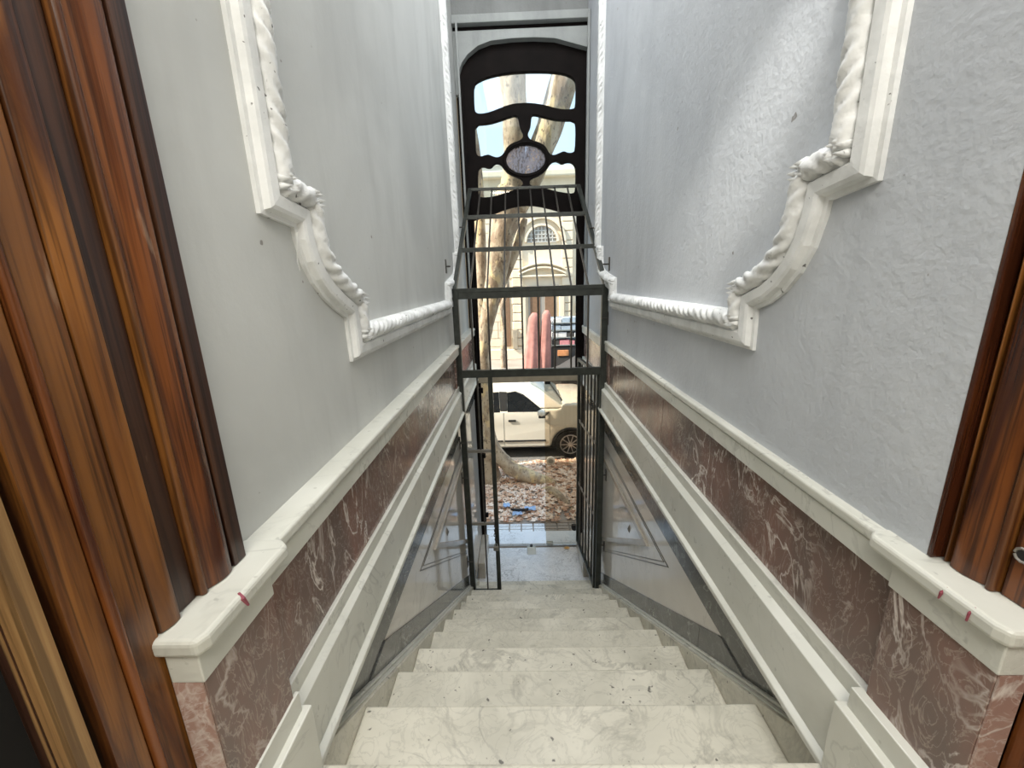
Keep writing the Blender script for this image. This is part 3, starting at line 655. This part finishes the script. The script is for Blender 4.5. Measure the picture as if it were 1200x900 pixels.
# wall ties
for sx, x0, x1, z, y in ((-1, -0.545, -0.51, .12, 3.2), (-1, -0.545, -0.46, .46, 3.75), (-1, -0.528, -0.515, -1.30, 3.2), (-1, -0.528, -0.515, -1.62, 3.2), (-1, -0.528, -0.515, -2.45, 3.2), (1, 0.677, 0.68, .10, 3.2),
                         (1, 0.62, 0.68, .42, 3.75), (1, 0.677, 0.68, -.30, 3.2), (1, 0.677, 0.70, -1.62, 3.2), (1, 0.677, 0.70, -2.3, 3.2)):
    mb = MB(); zz = z; e = x0 if sx < 0 else x1; o_ = x1 if sx < 0 else x0
    if abs(x1 - x0) < .02: o_ = e + (-sx) * .05
    mb.cyl((e, y - .02, zz), (o_, y - .02, zz), .006, 8); mb.box(e, e - sx * .006, y - .035, y - .005, zz - .05, zz + .05); mb.build('wall_tie', 'bar_steel', g)
# open leaf on the right, swung towards the street
lf = thing('gate_leaf', 'barred iron gate leaf standing open against the right wall', 'gate', (0.640, 3.235, -2.80))
P0 = Vector((0.632, 3.245)); P1 = Vector((0.572, 3.93))
def LP(t, z): p = P0 + (P1 - P0) * t; return (p.x, p.y, z)
MB().beam(LP(0, -2.79), LP(0, -.745), .032, .032).build('stile', 'steel', lf, 0.002)
MB().beam(LP(1, -2.79), LP(1, -.745), .032, .032).build('stile', 'steel', lf, 0.002)
MB().beam(LP(0.02, -2.775), LP(.98, -2.775), .03, .03).build('rail', 'steel', lf, 0.002)
MB().beam(LP(0.02, -.76), LP(.98, -.76), .03, .03).build('rail', 'steel', lf, 0.002)
for k in range(1, 6): MB().beam(LP(k / 6, -2.76), LP(k / 6, -.775), .014, .014).build('bar', 'bar_steel', lf)
for z in (-1.383, -2.074): MB().beam(LP(.02, z), LP(.98, z), .008, .026).build('flat_bar', 'flat_steel', lf)
MB().box(0.553, 0.590, 3.90, 3.96, -1.85, -1.70).build('lock_box', 'steel', lf, 0.003)
# chain and padlock on the fixed panel
ch = MB()
for k in range(9):
    z = -2.065 - k * .022; cx, cy = -0.262 + .004 * math.sin(k), YG - .028
    pts = [(cx + (.009 * math.cos(t) if k % 2 else 0), cy + (0 if k % 2 else .009 * math.cos(t)), z + .017 * math.sin(t)) for t in [i * math.pi / 6 for i in range(12)]]
    ch.tube(pts, .0035, 6, closed=True)
tag(ch.build('chain', 'bar_steel'), 'short steel chain hanging on the narrow fixed panel of the iron cage', 'chain')
pk = thing('padlock', 'small steel padlock hanging from the chain on the iron cage', 'padlock', (-0.262, YG - .03, -2.33))
MB().box(-0.285, -0.239, YG - .042, YG - .020, -2.33, -2.285).build('padlock_body', 'flat_steel', pk, 0.005)
MB().tube([(-0.262 + .015 * math.cos(t), YG - .031, -2.288 + .03 * math.sin(t)) for t in [i * math.pi / 8 for i in range(9)]], .004, 6).build('shackle', 'grey_metal', pk)
# orange leaf on the floor
lfv = [(0.507 + .045 * r_ * math.cos(t), 4.37 + .035 * r_ * math.sin(t), FL + .004 + .006 * (k % 2)) for k, (t, r_) in enumerate([(i * math.pi / 7, (1.0, .55)[i % 2]) for i in range(14)])]
tag(MB().add(lfv + [(0.507, 4.37, FL + .012)], [(i, (i + 1) % 14, 14) for i in range(14)]).build('fallen_leaf', 'orange_leaf'), 'single dry orange plane leaf lying on the vestibule floor by the glass door', 'leaf')

# ------------------------------------------------------------------ the street
ZS = -3.22; ZR = -3.32
sw = tag(MB().box(-8, 8, YD + .08, 6.95, ZS - .2, ZS - .02).build('floor', 'pavement'), 'street pavement outside the door', kind='structure')
MB().box(-0.62, 0.80, YD + .08, 4.745, ZS - .02, FL - .005).build('threshold_slab', 'threshold', sw, 0.01)
for i in range(14):
    for j in range(3):
        x = -1.0 + i * .16; y = 4.755 + j * .068
        MB().box(x, x + .144, y, y + .055, ZS - .02, ZS + .0).build('paving_tile', 'threshold' if x < .25 else 'pavement', sw, 0.003)
tag(MB().box(-8, 8, 4.965, 6.80, ZS - .019, ZS - .005).build('soil_bed', 'pavement', sw))
for k in range(12):
    MB().box(-6 + k * 1.0, -5.01 + k * 1.0, 6.80, 6.95, ZS - .019, ZS + .01).build('kerb_stone', 'stone', sw, 0.01)
tag(MB().box(-25, 25, 6.95, 15.0, ZR - .2, ZR).build('floor', 'asphalt'), 'asphalt road in front of the house', kind='structure')
tag(MB().box(-25, 25, 15.0, 17.4, ZR - .2, ZR + .12).build('floor', 'pavement'), 'far pavement across the road', kind='structure')
# leaf litter: thousands of leaves
mb = MB()
for k in range(5200):
    y = random.uniform(4.98, 6.93); x = random.uniform(-1.6, 1.9)
    if y < 5.5 and random.random() < (5.5 - y) * 1.1: continue
    r = random.uniform(.028, .062); a = random.uniform(0, 6.28); z = ZS + random.uniform(.0, .03); tl = random.uniform(-.5, .5)
    vs = []
    for t, e in ((0, 1.2), (.8, .55), (1.6, 1.0), (2.5, .5), (3.3, .7), (4.2, .5), (5.0, 1.0), (5.7, .55)):
        px, py = math.cos(t) * e * r, math.sin(t) * e * r
        vs.append((x + px * math.cos(a) - py * math.sin(a), y + px * math.sin(a) + py * math.cos(a), z + px * tl * .5 + .012 * (e > .6)))
    vs.append((x, y, z + .004)); mb.add(vs, [(i, (i + 1) % 8, 8) for i in range(8)])
tag(mb.build('leaf_litter', 'litter'), 'carpet of dry pinkish brown leaves over the pavement and tree pit', 'leaves', kind='stuff')
for k, (x, y, w_, dd, mt, lb) in enumerate(((-0.10, 5.13, .14, .09, 'blue_plastic', 'crumpled blue plastic scrap among the leaves, nearest the doorway'), (-0.26, 5.35, .10, .10, 'blue_plastic', 'crumpled blue plastic scrap among the leaves, further left'), (0.08, 5.25, .16, .10, 'blue_plastic', 'crumpled blue plastic scrap among the leaves, further right'))):
    mb = MB(); nn = 6
    vs = [(x + (i / nn - .5) * w_, y + (j / nn - .5) * dd, ZS + .035 + random.uniform(0, .03)) for i in range(nn + 1) for j in range(nn + 1)]
    fs = [(i * (nn + 1) + j, (i + 1) * (nn + 1) + j, (i + 1) * (nn + 1) + j + 1, i * (nn + 1) + j + 1) for i in range(nn) for j in range(nn)]
    tag(mb.add(vs, fs).build('plastic_scrap', mt), lb, 'litter', 'plastic scraps among the leaves')
mb = MB()
mb.prism('z', [(-.20, 5.20), (-.12, 5.16), (0.02, 5.16), (0.06, 5.20), (0.0, 5.185), (-.10, 5.19)], ZS + .05, ZS + .09)
tag(mb.build('curved_bark_piece', 'black_plastic', None, 0.004), 'dark curved strip of bark lying on the leaves in front of the doorway', 'bark')
# plane tree with flared root and forked trunk
tree = thing('plane_tree', 'big mottled plane tree with forked trunk right outside the street door', 'tree', (-0.32, 6.25, ZS), 'plane trees on the pavement')
def bumpy(amp): return lambda i, t: 1 + amp * math.sin(3 * t + i * .5) + amp * .7 * math.sin(5 * t - i * .8) + random.uniform(-.02, .02)
def spline(pts, rs, n=8):
    P_, R_ = [], []
    for i in range(len(pts) - 1):
        p0 = Vector(pts[max(i - 1, 0)]); p1 = Vector(pts[i]); p2 = Vector(pts[i + 1]); p3 = Vector(pts[min(i + 2, len(pts) - 1)])
        for k in range(n):
            t = k / n
            P_.append(0.5 * ((2 * p1) + (-p0 + p2) * t + (2 * p0 - 5 * p1 + 4 * p2 - p3) * t * t + (-p0 + 3 * p1 - 3 * p2 + p3) * t ** 3)); R_.append(rs[i] + (rs[i + 1] - rs[i]) * t)
    P_.append(Vector(pts[-1])); R_.append(rs[-1]); return P_, R_
p, r = spline([(-.62, 6.25, -3.25), (-.60, 6.25, -2.9), (-.575, 6.25, -2.2), (-.575, 6.25, -1.4), (-.55, 6.25, -.85), (-.42, 6.25, -.3), (-.29, 6.25, .3), (-.19, 6.25, .8), (-.06, 6.28, 1.25)], [.28, .17, .105, .09, .095, .125, .165, .20, .20])
MB().tube(p, r, 20, fn=bumpy(.05)).build('trunk', 'bark', tree, smooth=True)
p, r = spline([(-.10, 6.27, 1.0), (-.03, 6.27, 1.6), (0, 6.25, 2.2), (-.02, 6.2, 2.65), (-.1, 6.2, 3.6), (-.3, 6.3, 5.0)], [.17, .145, .155, .175, .15, .10])
MB().tube(p, r, 16, fn=bumpy(.04)).build('branch', 'bark', tree, smooth=True)
p, r = spline([(-.02, 6.3, 1.0), (.22, 6.32, 1.45), (.42, 6.3, 1.9), (.63, 6.28, 2.45), (.85, 6.3, 3.2), (1.4, 6.4, 4.8)], [.17, .165, .18, .185, .16, .10])
MB().tube(p, r, 16, fn=bumpy(.04)).build('branch', 'bark', tree, smooth=True)
p, r = spline([(-.42, 6.3, -.5), (-.28, 6.4, -.1), (-.05, 6.5, .4), (.10, 6.6, .9)], [.05, .06, .07, .06])
MB().tube(p, r, 12, fn=bumpy(.05)).build('branch', 'bark', tree, smooth=True)
p, r = spline([(-.545, 6.2, -2.15), (-.49, 6.2, -2.5), (-.39, 6.18, -2.76), (-.22, 6.15, -2.95), (0.02, 6.12, -3.08), (.26, 6.1, -3.16), (.5, 6.1, -3.26)], [.05, .08, .11, .12, .12, .10, .06])
MB().tube(p, r, 14, fn=bumpy(.06)).build('root', 'bark', tree, smooth=True)
p, r = spline([(.28, 5.95, -3.28), (.45, 5.75, -3.2), (.62, 5.45, -3.22), (.75, 5.2, -3.28)], [.05, .07, .06, .03])
MB().tube(p, r, 10, fn=bumpy(.08)).build('root', 'bark', tree, smooth=True)
t2 = thing('plane_tree', 'slimmer pale trunk left of the forked plane tree, behind the cage post', 'tree', (-0.78, 7.0, ZS), 'plane trees on the pavement')
p, r = spline([(-.78, 6.75, -3.25), (-.70, 6.75, -2), (-.64, 6.75, -.8), (-.585, 6.75, .5), (-.62, 6.75, 2), (-1.0, 6.8, 4)], [.16, .10, .085, .085, .08, .06])
MB().tube(p, r, 14, fn=bumpy(.05)).build('trunk', 'bark', t2, smooth=True)
# pale round disc by the kerb
bd = thing('round_disc', 'small round pale metal disc upright by the kerb at the front wheel', 'disc', (0.52, 6.78, -3.22))
MB().cyl((0.49, 6.72, -3.13), (0.49, 6.77, -3.13), .075, 24).build('plate', 'pale_build', bd, 0.01)
MB().cyl((0.49, 6.71, -3.13), (0.49, 6.722, -3.13), .045, 24).build('hub', 'grey_metal', bd, 0.004)
MB().cyl((0.49, 6.745, -3.22), (0.49, 6.745, -3.19), .03, 10).build('foot', 'grey_metal', bd)

# ------------------------------------------------------------------ parked white hatchback
car = thing('car', 'white small hatchback parked along the kerb outside the door', 'car', (0, 8.05, ZR))
CY0, CY1 = 7.24, 8.82
def arch(cx, r, z0, n=12): return [(cx - r * math.cos(math.pi * k / n), z0 + r * math.sin(math.pi * k / n)) for k in range(n + 1)]
wz = -3.04
low = [(-2.0, -3.05)] + [(-1.90, -3.08)] + arch(-1.50, .345, -3.07) + [(-0.60, -3.085), (.45, -3.085)] + arch(.90, .345, -3.07) + [(1.30, -3.08), (1.52, -3.02), (1.60, -2.80), (1.58, -2.50), (1.45, -2.33), (1.15, -2.245), (.76, -2.235), (.72, -2.33), (-1.9, -2.33), (-2.05, -2.45), (-2.08, -2.8)]
body = MB().prism('y', low, CY0, CY1).build('body', 'car_paint', car, 0.05, True, 4)
# cabin: tapered towards the roof
side = [(.80, -2.32, 0), (.62, -2.19, .03), (.36, -2.0, .09), (.12, -1.865, .15), (-.10, -1.825, .17), (-.8, -1.80, .18), (-1.5, -1.84, .17), (-1.80, -2.0, .10), (-2.0, -2.33, 0)]
side = [(x, z, max(0, (z + 2.32)) / .5 * .17) for x, z, dy in side]
mb = MB(); n = len(side)
vs = [(x, CY0 + .02 + dy, z) for x, z, dy in side] + [(x, CY1 - .02 - dy, z) for x, z, dy in side]
mb.add(vs, [tuple(range(n)), tuple(range(2 * n - 1, n - 1, -1))] + [(i, i + n, (i + 1) % n + n, (i + 1) % n) for i in range(n)])
mb.build('roof', 'car_paint', car, 0.03, True, 3)
def yside(z): return CY0 + .02 + max(0, (z + 2.32)) / .5 * .17
def side_panel(nm, pts, mat, pr=.012):
    vs = [(x, yside(z) - pr, z) for x, z in pts] + [(x, yside(z) + .03, z) for x, z in pts]; n = len(pts)
    return MB().add(vs, [tuple(range(n)), tuple(range(2 * n - 1, n - 1, -1))] + [(i, i + n, (i + 1) % n + n, (i + 1) % n) for i in range(n)]).build(nm, mat, car, 0.003)
side_panel('side_window', [(-.27, -2.02), (-.113, -2.0), (.027, -2.055), (.182, -2.175), (.338, -2.305), (.364, -2.348), (.274, -2.375), (-.271, -2.366)], 'car_glass', .02)
side_panel('window_pillar', [(-.42, -2.0), (-.275, -2.01), (-.276, -2.37), (-.40, -2.37)], 'black_plastic', .016)
side_panel('side_window', [(-1.0, -2.03), (-.43, -2.005), (-.41, -2.37), (-1.15, -2.37)], 'car_glass', .02)
side_panel('side_window', [(-1.5, -2.12), (-1.03, -2.05), (-1.18, -2.37), (-1.7, -2.35)], 'car_glass', .02)
mb = MB()   # windscreen lies on the sloping front of the cabin
ws_ = [(.76, CY0 + .07, -2.285), (.42, CY0 + .16, -2.035), (.16, CY0 + .22, -1.885), (.16, CY1 - .22, -1.865), (.42, CY1 - .16, -2.015), (.76, CY1 - .07, -2.285)]
vs = [(x + .018, y, z + .018) for x, y, z in ws_] + [(x - .03, y, z - .03) for x, y, z in ws_]
mb.add(vs, [(0, 1, 4, 5), (1, 2, 3, 4), (6, 11, 10, 7), (7, 10, 9, 8)] + [(i, (i + 1) % 6, (i + 1) % 6 + 6, i + 6) for i in range(6)]).build('windscreen', 'screen_glass', car, 0.004)
MB().beam((.80, CY0 + .15, -2.27), (.60, 8.3, -2.10), .02, .012).build('wiper', 'black_plastic', car)
MB().box(-.26, -.115, CY0 - .025, CY0 - .004, -2.555, -2.515).build('door_handle', 'black_plastic', car, 0.008)
MB().box(-.34, .44, CY0 - .02, CY0 + .01, -2.955, -2.925).build('side_strip', 'black_plastic', car, 0.006)
MB().box(-1.10, -.37, CY0 - .02, CY0 + .01, -2.955, -2.925).build('side_strip', 'black_plastic', car, 0.006)
MB().box(-.352, -.344, CY0 - .003, CY0 + .01, -3.03, -2.38).build('door_gap', 'grey_metal', car)
MB().box(.508, .516, CY0 - .003, CY0 + .01, -3.03, -2.36).build('door_gap', 'grey_metal', car)
mb = MB(); mb.tube([(.30, CY0 - .09, -2.37), (.35, CY0 - .115, -2.36), (.42, CY0 - .10, -2.36)], [.045, .07, .05], 12); mir = mb.build('wing_mirror', 'car_paint', car, smooth=True)
MB().box(.30, .43, CY0 - .15, CY0 - .03, -2.455, -2.425).build('mirror_base', 'black_plastic', mir, 0.01); MB().beam((.42, CY0 - .06, -2.42), (.50, CY0 + .03, -2.38), .04, .03).build('mirror_arm', 'black_plastic', mir)
def wheel(cx):
    yw = CY0 + .03
    w = MB().tube([(cx, yw + .02, wz), (cx, yw - .0, wz), (cx, yw - .01, wz), (cx, yw + .17, wz), (cx, yw + .18, wz)], [.19, .25, .275, .275, .2], 32).build('wheel', 'tyre', car, smooth=False)
    rim = MB(); rim.tube([(cx, yw - .012, wz), (cx, yw + .002, wz)], [.185, .18], 28)
    rr = MB().tube([(cx + .185 * math.cos(t * math.pi / 14), yw - .014, wz + .185 * math.sin(t * math.pi / 14)) for t in range(28)], .012, 6, closed=True).build('rim', 'rim', w)
    MB().cyl((cx, yw - .008, wz), (cx, yw + .002, wz), .18, 28).build('brake_backing', 'black_plastic', w)
    for k in range(10):
        t = k * math.pi / 5; MB().beam((cx + .02 * math.cos(t), yw - .018, wz + .02 * math.sin(t)), (cx + .18 * math.cos(t), yw - .018, wz + .18 * math.sin(t)), .016, .034 if k % 2 else .022, (0, 1, 0)).build('spoke', 'rim', w)
    MB().cyl((cx, yw - .03, wz), (cx, yw - .012, wz), .04, 14).build('hub_cap', 'rim', w)
    a = MB(); rg = [(cx + .335 * math.cos(math.pi * t / 16), CY0 - .008, wz - .02 + .345 * math.sin(math.pi * t / 16)) for t in range(17)]
    a.tube(rg, .022, 6).build('arch_trim', 'black_plastic', car)
    MB().prism('y', arch(cx, .34, -3.07), CY0 + .2, CY0 + .22).build('wheel_well', 'black_plastic', car)
wheel(.90); wheel(-1.50)
MB().box(-1.9, 1.5, CY0 + .25, CY1 - .1, -3.2, -3.06).build('underbody', 'black_plastic', car)
MB().box(1.35, 1.56, CY0 - .005, CY0 + .25, -2.62, -2.48).build('headlamp', 'screen_glass', car, 0.02)

# ------------------------------------------------------------------ facade across the road
YF = 17.0
fb = thing('stone_building', 'cream stone building with arched doorway across the road', 'building', (1, YF, ZR + .12))
MB().box(-9, 14, YF, YF + 4, ZR + .1, 3.85).build('facade_wall', 'stone', fb)
MB().box(-9, 14, YF - .35, YF + .2, 3.75, 4.0).build('cornice', 'stone', fb, 0.05)
MB().box(-9, 14, YF - .22, YF + .2, 2.95, 3.08).build('cornice', 'stone', fb, 0.03)
co = MB(); z = -3.0
while z < 3.0:
    x = -9 + (0 if int(z * 10) % 2 else .45)
    while x < 13.5:
        if not (-1.1 < x < 2.0 and z < 3.0 and x > .1 - .9): co.box(x + .02, x + .88, YF - .035, YF + .01, z + .012, z + .33)
        x += .9
    z += .345
tag(co.build('stone_block_courses', 'stone', fb, 0.0), kind='stuff')
for k, x in enumerate((-.05, 1.95)):
    for z in [-3.0 + .345 * j for j in range(17)]: MB().box(x - .22, x + .22, YF - .08, YF + .01, z + .015, z + .33).build('stone_block', 'stone', fb, 0.02)
# arched window niche
cx, cz = .95, 1.45
for rr, tk, pr in ((.95, .10, .16), (.68, .09, .12)):
    ring = [(cx + rr * math.cos(math.pi * k / 16), cz + rr * math.sin(math.pi * k / 16)) for k in range(17)]
    inner = [(cx + (rr - tk) * math.cos(math.pi * k / 16), cz + (rr - tk) * math.sin(math.pi * k / 16)) for k in range(16, -1, -1)]
    MB().prism('y', ring + inner, YF - pr, YF + .01).build('arch_ring', 'stone', fb, 0.015)
win = MB().prism('y', [(cx + .58 * math.cos(math.pi * k / 16), cz + .58 * math.sin(math.pi * k / 16)) for k in range(17)], YF - .02, YF + .01).build('window', 'stone_dark', fb)
for k in range(-3, 4): MB().box(cx + k * .14 - .012, cx + k * .14 + .012, YF - .06, YF - .02, cz, cz + math.sqrt(.58 ** 2 - (k * .14) ** 2)).build('grille_bar', 'pale_build', win)
for k in range(4): MB().box(cx - math.sqrt(.58 ** 2 - (k * .14) ** 2), cx + math.sqrt(.58 ** 2 - (k * .14) ** 2), YF - .06, YF - .02, cz + k * .14 - .012, cz + k * .14 + .012).build('grille_bar', 'pale_build', win)
# segmental pediment
for s_, z0 in ((1, .42), (1, .26)):
    pd = [(cx + x, z0 + .26 * (1 - (x / .95) ** 2)) for x in [-.95 + .19 * k for k in range(11)]]
    MB().prism('y', pd + [(a, b - .075) for a, b in reversed(pd)], YF - .25, YF + .01).build('pediment', 'stone', fb, 0.02)
MB().box(cx - .95, cx + .95, YF - .22, YF + .01, .12, .20).build('pediment_base', 'stone', fb, 0.02)
MB().box(cx - .64, cx + .66, YF - .10, YF + .01, -.38, -.21).build('door_lintel', 'stone_dark', fb, 0.01)
dr = MB().box(cx - .58, cx + .58, YF - .03, YF + .01, ZR + .12, -.42).build('door', 'stone_dark', fb)
for k in (-1, 1): MB().box(cx + k * .30 - .2, cx + k * .30 + .2, YF - .05, YF - .02, -2.4, -.6).build('door_panel', 'door_brown', dr, 0.01)
for x in (cx - .78, cx + .78): MB().box(x - .1, x + .1, YF - .14, YF + .01, ZR + .12, -.25).build('pilaster', 'stone', fb, 0.02)
dl = MB().box(-.80, -.38, YF - .06, YF + .01, -2.65, -.55).build('side_door', 'door_brown', fb, 0.01)
MB().box(-.30, -.10, YF - .2, YF + .0, -2.75, -1.95).build('wall_box', 'door_beige', fb, 0.01)
for x0 in (3.2, 5.6, -4.2):
    wn_ = MB().box(x0, x0 + 1.1, YF - .03, YF + .02, -1.8, .6).build('window', 'stone_dark', fb, 0.01); MB().box(x0 - .12, x0 + 1.22, YF - .12, YF + .01, .62, .78).build('window_head', 'stone', wn_, 0.01)
MB().box(-9, 14, YF - .12, YF + .01, -3.2, -2.78).build('base_course', 'stone', fb, 0.02)
# taller pale blocks behind
pb = thing('apartment_block', 'pale apartment block rising behind the stone building at left', 'building', (-4, 24, ZR))
MB().box(-9, .2, 24, 30, ZR, 6.1).build('block_wall', 'pale_build', pb)
for i in range(9):
    for j in range(2):
        x = -8.3 + i * .95; z = 3.3 + j * 1.35
        w_ = MB().box(x, x + .55, 23.95, 24.02, z, z + .8).build('window', 'stone_dark', pb); MB().box(x - .06, x + .61, 23.9, 24.0, z + .82, z + .9).build('window_head', 'pale_build', w_)
MB().box(-9.1, .3, 23.75, 24.1, 5.95, 6.15).build('cornice', 'pale_build', pb)
pb2 = thing('apartment_block', 'pale plain block rising behind the stone building at right', 'building', (5, 24, ZR))
MB().box(1.6, 9, 24, 30, ZR, 5.8).build('block_wall', 'pale_build', pb2)
for i in range(5): MB().box(2.2 + i * 1.3, 2.9 + i * 1.3, 23.95, 24.02, 4.4, 5.3).build('window', 'stone_dark', pb2)
MB().box(1.5, 9.1, 23.8, 24.1, 5.7, 5.88).build('cornice', 'pale_build', pb2)

# faded red cloth draped over something tall, across the road
rc = thing('draped_cloth', 'faded red cloth hanging in folds over a tall stand across the road', 'cloth', (0.5, 13.1, ZR))
for nm, cx_, top, bot, r0, r1, lean in (('cloth_fold', .47, -1.0, -3.0, .16, .30, -.12), ('cloth_fold', .86, -.93, -2.9, .13, .20, -.10)):
    mb = MB(); vs = []; nn = 28; Lz = 14
    for i in range(Lz):
        t = i / (Lz - 1)
        for j in range(nn):
            a = 2 * math.pi * j / nn; R_ = (r0 + (r1 - r0) * t) * (1 + .16 * t * math.sin(7 * a)) * (.45 if i == 0 else 1)
            vs.append((cx_ + lean * t + R_ * math.cos(a), 13.1 + R_ * .6 * math.sin(a), top + (bot - top) * t))
    fs = [(i * nn + j, i * nn + (j + 1) % nn, (i + 1) * nn + (j + 1) % nn, (i + 1) * nn + j) for i in range(Lz - 1) for j in range(nn)] + [tuple(range(nn))]
    mb.add(vs, fs).build(nm, 'red_cloth', rc, smooth=True)
for x in (.22, .40, .58, .76): MB().cyl((x, 13.1, ZR), (x + .03, 13.1, -2.8), .03, 8).build('leg', 'stall_dark', rc)
t3 = thing('street_tree', 'thin brown young tree across the road before the dark side doorway', 'tree', (-0.62, 14.2, ZR))
p, r = spline([(-.60, 14.2, ZR), (-.61, 14.2, -2.4), (-.56, 14.2, -1.6), (-.60, 14.2, -.9), (-.40, 14.2, -.2), (-.5, 14.2, 1.0)], [.11, .10, .09, .08, .07, .04])
MB().tube(p, r, 10, fn=bumpy(.08)).build('trunk', 'bark', t3, smooth=True)
# street stall stacked with goods
stl = thing('street_stall', 'street stall with shelves of blue, pink and dark goods across the road', 'stall', (1.5, 13.8, ZR))
MB().box(1.02, 2.3, 13.6, 14.4, ZR, -2.2).build('counter', 'stall_dark', stl, 0.01)
for k, (z, mt) in enumerate(((-1.38, 'stall_white'), (-1.62, 'pink'), (-1.86, 'stall_white'), (-2.12, 'stall_dark'))):
    MB().box(1.02, 2.3, 13.55, 14.3, z - .03, z).build('shelf', 'grey_metal', stl, 0.005)
MB().box(1.00, 1.04, 13.55, 13.6, ZR, -1.3).build('post', 'stall_dark', stl); MB().box(2.26, 2.30, 13.55, 13.6, ZR, -1.3).build('post', 'stall_dark', stl)
MB().box(0.98, 2.34, 14.3, 14.34, ZR, -1.25).build('back_panel', 'blue_grey', stl)
gk = ['blue_grey', 'pink', 'stall_dark', 'stall_white', 'orange']
for r_, z in enumerate((-1.38, -1.62, -1.86, -2.12)):
    x = 1.06; bn = 0
    while x < 2.15:
        w_ = random.uniform(.16, .34); hh = random.uniform(.12, .18); mt = random.choice([['blue_grey', 'stall_white', 'blue_grey'], ['pink', 'pink', 'blue_grey'], ['stall_dark', 'stall_white', 'pink'], ['stall_dark', 'pink', 'grey_metal'], ['orange', 'stall_dark', 'stall_dark']][r_])
        tag(MB().box(x, x + w_, 13.58, 13.9, z + .0, z + hh).build('goods_box', mt, None, 0.01), {'blue_grey': 'pale blue', 'pink': 'pink', 'stall_dark': 'dark', 'stall_white': 'white', 'orange': 'orange', 'grey_metal': 'grey'}[mt] + ' box, ' + ('leftmost', 'second from left', 'third from left', 'fourth from left', 'fifth from left', 'sixth from left', 'seventh from left')[bn] + ' on the ' + ('top shelf', 'second shelf from the top', 'third shelf from the top', 'bottom shelf', 'front of the counter')[r_] + ' of the stall', 'box', 'boxes of goods on the street stall'); x += w_ + .02; bn += 1
MB().box(1.25, 1.62, 13.57, 13.60, -2.5, -2.3).build('orange_panel', 'orange', stl, 0.01)
# car parked beyond the white one
c2 = thing('car', 'dark car standing on the far side of the road, behind the white hatchback bonnet', 'car', (2.2, 12.0, ZR))
MB().prism('y', [(.75, -3.05), (.8, -2.75), (1.2, -2.62), (1.75, -2.3), (3.2, -2.25), (3.9, -2.65), (4.6, -2.75), (4.65, -3.1), (.9, -3.12)], 11.3, 12.7).build('body', 'stall_dark', c2, 0.06, True, 3)
MB().box(.74, .80, 11.5, 12.5, -3.0, -2.9).build('bumper', 'grey_metal', c2, 0.02)
for x in (1.35, 3.9): MB().cyl((x, 11.28, -3.02), (x, 11.5, -3.02), .30, 20).build('wheel', 'tyre', c2, 0.02)
side2 = MB().prism('y', [(1.35, -2.58), (1.8, -2.34), (3.1, -2.30), (3.5, -2.58)], 11.27, 11.31).build('side_window', 'screen_glass', c2, 0.004)

# ------------------------------------------------------------------ lift everything so that the vestibule floor is z = 0
for o in list(C.objects):
    if o.parent is None and o.type in ('MESH', 'EMPTY'): o.location.z += ZOFF
